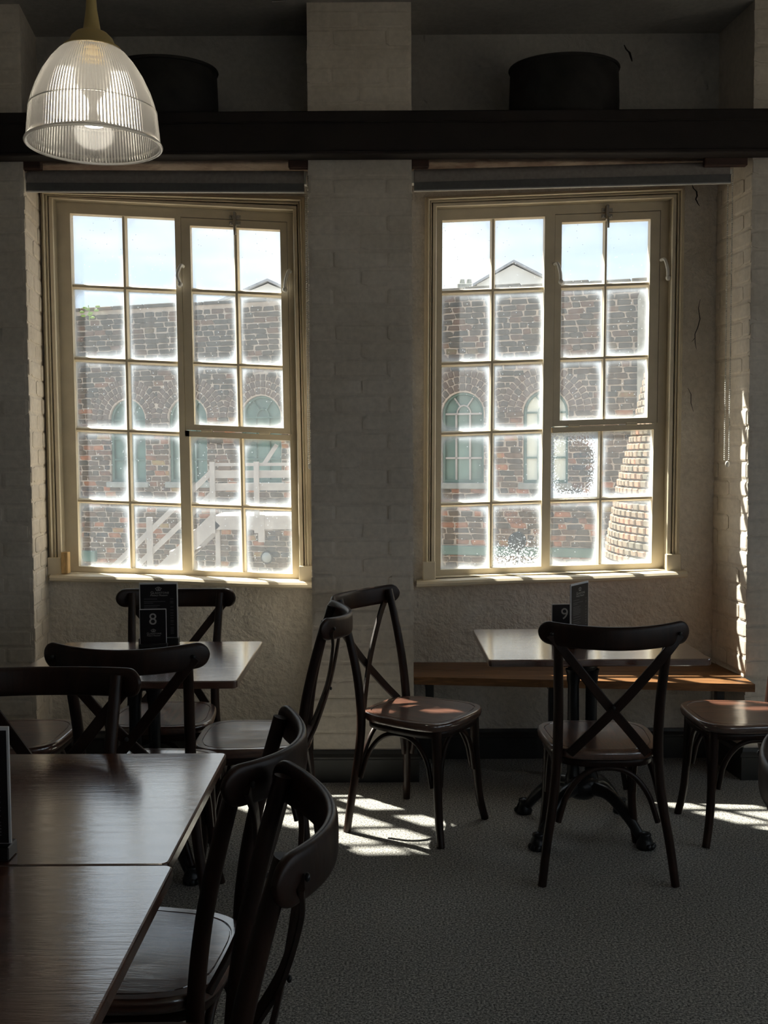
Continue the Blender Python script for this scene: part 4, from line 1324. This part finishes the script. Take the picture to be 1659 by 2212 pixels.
# windows of the works
for wi, (c, h) in enumerate(WINS):
    pale = wi == 6  # this window's panes carry the painted sky reflection
    fr = MB()
    arc = [(c - h * math.cos(PI * j / 14), WZS + h * math.sin(PI * j / 14)) for j in range(15)]
    y0, y1 = 0.055, 0.095
    fr.tube([(c - h + 0.012, y0, WZ0)] + [(c + (x - c) * 0.955, y0, WZS + (z - WZS) * 0.955) for x, z in arc] + [(c + h - 0.012, y0, WZ0)], 0.022, 6, (0, 1, 0))
    fr.box(c - h, c + h, y0 - 0.015, y1, WZ0, WZ0 + 0.035)
    W_ = fr.build('arched_window', M['green_paint'], bld)
    bars = MB()
    b = 0.011
    bars.box(c - h * 0.36 - b, c - h * 0.36 + b, y0, y1 - 0.01, WZ0, WZS)
    bars.box(c + h * 0.30 - b, c + h * 0.30 + b, y0, y1 - 0.01, WZ0, WZS)
    for z in (WZS, WZ0 + 0.30, WZ0 + 0.58):
        bars.box(c - h, c + h, y0, y1 - 0.01, z - b, z + b)
    for a in (1.02, 2.12):
        bars.tube([(c + 0.33 * h * math.cos(a), y0 + 0.01, WZS + 0.33 * h * math.sin(a) + 0.02), (c + h * 0.97 * math.cos(a), y0 + 0.01, WZS + h * 0.97 * math.sin(a))], b, 6, (0, 1, 0))
    bars.tube([(c + 0.33 * h * math.cos(PI * j / 8), y0 + 0.01, WZS + 0.4 * h * math.sin(PI * j / 8)) for j in range(9)], b, 6, (0, 1, 0))
    bars.build('glazing_bars', M['white_timber'] if wi in (5,) else M['green_paint'], W_)
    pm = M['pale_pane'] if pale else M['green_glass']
    for (sa, sb) in ((-1.0, -0.36), (-0.36, 0.30), (0.30, 1.0)):
        for (za, zb) in ((WZ0, WZ0 + 0.30), (WZ0 + 0.30, WZ0 + 0.58), (WZ0 + 0.58, WZS)):
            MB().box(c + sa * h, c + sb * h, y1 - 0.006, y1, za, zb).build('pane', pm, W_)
    mb = MB()
    n_ = len(arc)
    mb.add([(x, y1 - 0.006, z) for x, z in arc] + [(x, y1, z) for x, z in arc], [tuple(range(n_)), tuple(range(n_, 2 * n_))[::-1]])
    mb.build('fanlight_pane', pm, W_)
    MB().cbox(c - h - 0.05, c + h + 0.05, -0.045, 0.05, WZ0 - 0.075, WZ0, 0.008).build('stone_sill', M['sill_stone'], bld)
# dark green fascia boards low on the wall
MB().cbox(5.0, 7.6, -0.07, 0.0, 0.235, 0.345, 0.01).build('green_fascia', M['green_paint'], bld)
MB().cbox(-0.25, 0.42, -0.07, 0.0, 0.02, 0.17, 0.01).build('green_fascia', M['green_paint'], bld)
# coping
s = S0
while s < S1:
    L = rnd.uniform(0.3, 0.5)
    MB().cbox(s, min(S1, s + L - 0.01), -0.035, 0.42, B1 - 0.005, B1 + 0.035 + rnd.uniform(-0.01, 0.012), 0.01).build('coping_stone', M['ext_brick'], bld)
    s += L
# rendered buttress with rounded shoulder at the right end
mb = MB()
pts = [(7.58, B0), (7.58, 3.22), (7.62, 3.33), (7.70, 3.40), (7.80, 3.42), (8.4, 3.42), (8.4, B0)]
n_ = len(pts)
mb.add([(x, -0.12, z) for x, z in pts] + [(x, 0.1, z) for x, z in pts], [tuple(range(n_))[::-1], tuple(range(n_, 2 * n_))] + [(i, (i + 1) % n_, n_ + (i + 1) % n_, n_ + i) for i in range(n_)])
mb.build('rendered_buttress', M['render'], bld)

# weed on top of the wall
weed = thing('wall_weed', 'small green weed rooted in the top of the brick wall', 'plant', (-3.93, 13.79, 3.28))
for k in range(9):
    a = k * 2.4; r_ = 0.05 + 0.04 * (k % 3)
    p = Vector((math.cos(a) * r_, -0.06 - 0.02 * (k % 2), 0.03 + 0.018 * k))
    mb = MB().add(*sphere(p, 0.035, 6, 4, (1.0, 0.25, 0.5)))
    mb.build('leaf', M['leaf'], weed)
MB().tube([(0, -0.02, 0), (0.01, -0.06, 0.1), (0.0, -0.07, 0.19)], 0.006, 6, (0, 1, 0)).build('stem', M['leaf'], weed)

# bulkhead lamp and round topiary near the wall
lamp2 = thing('bulkhead_lamp', 'round glass bulkhead lamp on the brick wall behind the white railing', 'lamp', (-1.51, 13.05, 0.145), WANG)
MB().add(*sphere((0, 0, 0), 0.07, 14, 8, (1, 0.6, 1)), smooth=True).build('glass', M['lamp_glass'], lamp2)
MB().tube([(0.075 * math.cos(2 * PI * k / 20), 0.0, 0.075 * math.sin(2 * PI * k / 20)) for k in range(21)], 0.012, 6, (0, 1, 0), False).build('bezel', M['iron'], lamp2)
top = thing('dark_topiary', 'dark round bush seen through the frosted lower pane', 'plant', (1.51, 11.45, 0.47))
g_ = MB().add(*sphere((0, 0, 0), 0.105, 18, 12), smooth=False)
g_.v = [tuple(c_ * (1 + 0.10 * math.sin(i * 12.9)) for c_ in v) for i, v in enumerate(g_.v)]
g_.build('foliage', M['dark_leaf'], top)
MB().tube([(0, 0, -0.08), (0, 0, -3.45)], [0.012, 0.016], 8, (0, 1, 0)).build('stem', M['dark_leaf'], top)

# ---- white timber stair and landing
WT = M['white_timber']
st = thing('white_timber_stair', 'white timber landing and stair with railings outside the left window', 'stair', (0, 11.2, 0))
def bar3(name, a, b, w, d):
    A = Vector(a); B = Vector(b)
    t = (B - A).normalized()
    sec = [(-w / 2, -d / 2), (w / 2, -d / 2), (w / 2, d / 2), (-w / 2, d / 2)]
    MB().sweep([A, B], sec, (0, 1, 0), smooth=False).build(name, WT, st)
for x in (-1.885, -1.40, -0.91, -0.42):
    bar3('post', (x, 0, 0.60), (x, 0, 1.385), 0.055, 0.055)
for z, h in ((1.355, 0.035), (1.247, 0.082), (1.107, 0.078)):
    bar3('rail', (-1.885, 0.04, z), (-0.30, 0.04, z), h, 0.03)
bar3('fascia', (-1.885, 0.0, 0.715), (-0.30, 0.0, 0.715), 0.15, 0.05)
bar3('landing_board', (-1.885, 0.4, 0.775), (-0.30, 0.4, 0.775), 0.03, 0.8)
bar3('post', (-1.84, 0.05, 0.66), (-1.84, 0.05, -3.0), 0.05, 0.06)
bar3('post', (-1.35, 0.0, 0.50), (-1.35, 0.0, 0.80), 0.07, 0.06)
bar3('post', (-0.40, 0.05, 0.66), (-0.40, 0.05, -3.0), 0.06, 0.06)
bar3('brace', (-1.32, 0.06, 1.36), (-1.18, 0.06, 1.57), 0.045, 0.03)
bar3('handrail', (-1.90, 0, 1.27), (-3.6, 0, -0.34), 0.055, 0.04)
bar3('rail', (-1.90, 0.02, 1.03), (-3.6, 0.02, -0.58), 0.055, 0.03)
bar3('stringer', (-1.86, 0, 0.74), (-4.6, 0, -1.85), 0.16, 0.05)
bar3('stringer', (-1.86, 0.75, 0.74), (-4.6, 0.75, -1.85), 0.16, 0.05)
for k in range(11):
    x = -2.02 - 0.235 * k
    z = 0.62 - 0.222 * k
    bar3('tread', (x, 0.37, z), (x - 0.001, 0.37, z - 0.028), 0.24, 0.72)
bar3('post', (-2.585, 0.0, 0.78), (-2.585, 0.0, 0.05), 0.06, 0.055)
bar3('post', (-3.5, 0.0, -0.1), (-3.5, 0.0, -1.0), 0.06, 0.055)

# ---- bottle kiln
kiln = thing('bottle_kiln', 'tapering round brick kiln at the right of the yard', 'kiln', (3.48, 8.72, 0))
KP = [(-3.0, 2.02), (0.0, 1.95), (0.28, 1.917), (1.117, 1.774), (1.687, 1.618), (2.3, 1.486), (3.2, 1.20), (4.2, 0.86), (5.2, 0.62), (6.2, 0.52)]
KP = [(1.44 + (z_ - 1.44) * 0.8, r_ * 0.8) for z_, r_ in KP]
def kr(z):
    z = max(z, KP[0][0])
    for (a, ra), (b, rb) in zip(KP, KP[1:]):
        if a <= z <= b: return lerp(ra, rb, (z - a) / (b - a))
    return KP[-1][1]
MB().lathe([(kr(z) - 0.03, z) for z in [-3 + 8.2 * k / 46 for k in range(47)]], 64).build('mortar_core', M['mortar'], kiln)
kb = [unit_brick('kiln_brick', M['kiln_brick'], 0.06, 60 + k) for k in range(5)]
items = []
KC = 0.062
for r in range(64):
    z = -0.6 + r * KC
    R = kr(z)
    nb = int(2 * PI * R / 0.098)
    for k in range(nb):
        a = 2 * PI * (k + (0.5 if r % 2 else 0)) / nb
        if not (PI * 0.75 < a < PI * 1.75): continue
        x, y = R * math.cos(a), R * math.sin(a)
        P = Vector((3.48 + x, 8.72 + y, z))
        items.append((0 if in_view(P) else 1, P.length, (x, y, z, a, 2 * PI * R / nb - 0.012)))
items.sort(key=lambda q: (q[0], q[1]))
mbk = MB()
for i, (_, _, (x, y, z, a, L)) in enumerate(items):
    me = rnd.choice(kb)
    H = KC - 0.012 + rnd.uniform(-0.004, 0.003)
    if i < 300:
        link('kiln_brick', me, kiln, (x, y, z), (0, rnd.uniform(-0.02, 0.02), a + PI / 2), (L, 0.07, H))
    else:
        T = Matrix.Translation((x, y, z)) @ Matrix.Rotation(a + PI / 2, 4, 'Z') @ Matrix.Diagonal((L, 0.07, H, 1))
        mbk.add([T @ v.co for v in me.vertices], [tuple(p.vertices) for p in me.polygons])
o_ = mbk.build('kiln_brickwork', M['kiln_brick'], kiln)
o_['kind'] = 'stuff'

# ---- pale houses beyond
def house(x0, x1, y, ze, za, label, chim=None, depth=9.0, xa=None):
    root = thing('distant_house', label, 'house', ((x0 + x1) / 2, y, 0))
    cx = (x0 + x1) / 2
    xa = (xa if xa is not None else cx) - cx
    hx = (x1 - x0) / 2
    mb = MB()
    P = [(-hx, -3.0), (hx, -3.0), (hx, ze), (xa, za), (-hx, ze)]
    n = len(P)
    mb.add([(x, 0, z) for x, z in P] + [(x, depth, z) for x, z in P], [tuple(range(n)), tuple(range(n, 2 * n))[::-1]] + [((i + 1) % n, i, n + i, n + (i + 1) % n) for i in range(n)])
    mb.build('walls', M['house'], root)
    for a, b in (((-hx - 0.15, ze - 0.08), (xa, za + 0.05)), ((xa, za + 0.05), (hx + 0.15, ze - 0.08))):
        mb = MB().hexa([(a[0], -0.15, a[1]), (b[0], -0.15, b[1]), (b[0], depth, b[1]), (a[0], depth, a[1]), (a[0], -0.15, a[1] + 0.07), (b[0], -0.15, b[1] + 0.07), (b[0], depth, b[1] + 0.07), (a[0], depth, a[1] + 0.07)])
        mb.build('roof_slope', M['slate'], root)
    if chim:
        c0, c1, ct = chim
        mb = MB().cbox(c0 - cx, c1 - cx, 0.3, 0.9, ze - 1.5, ct, 0.02)
        ch = mb.build('chimney', M['render'], root)
        for k in range(2):
            MB().lathe([(0.09, ct), (0.075, ct + 0.16)], 10, (lerp(c0, c1, 0.3 + 0.4 * k) - cx, 0.6)).build('chimney_pot', M['render'], ch)
house(2.75, 5.0, 30, 6.42, 6.98, 'pale gabled house beyond the wall, seen through the right window', (2.2, 2.72, 6.50), xa=3.8)
house(-5.2, -1.6, 30, 5.75, 6.48, 'pale gabled house beyond the wall, seen through the left window', xa=-3.35)
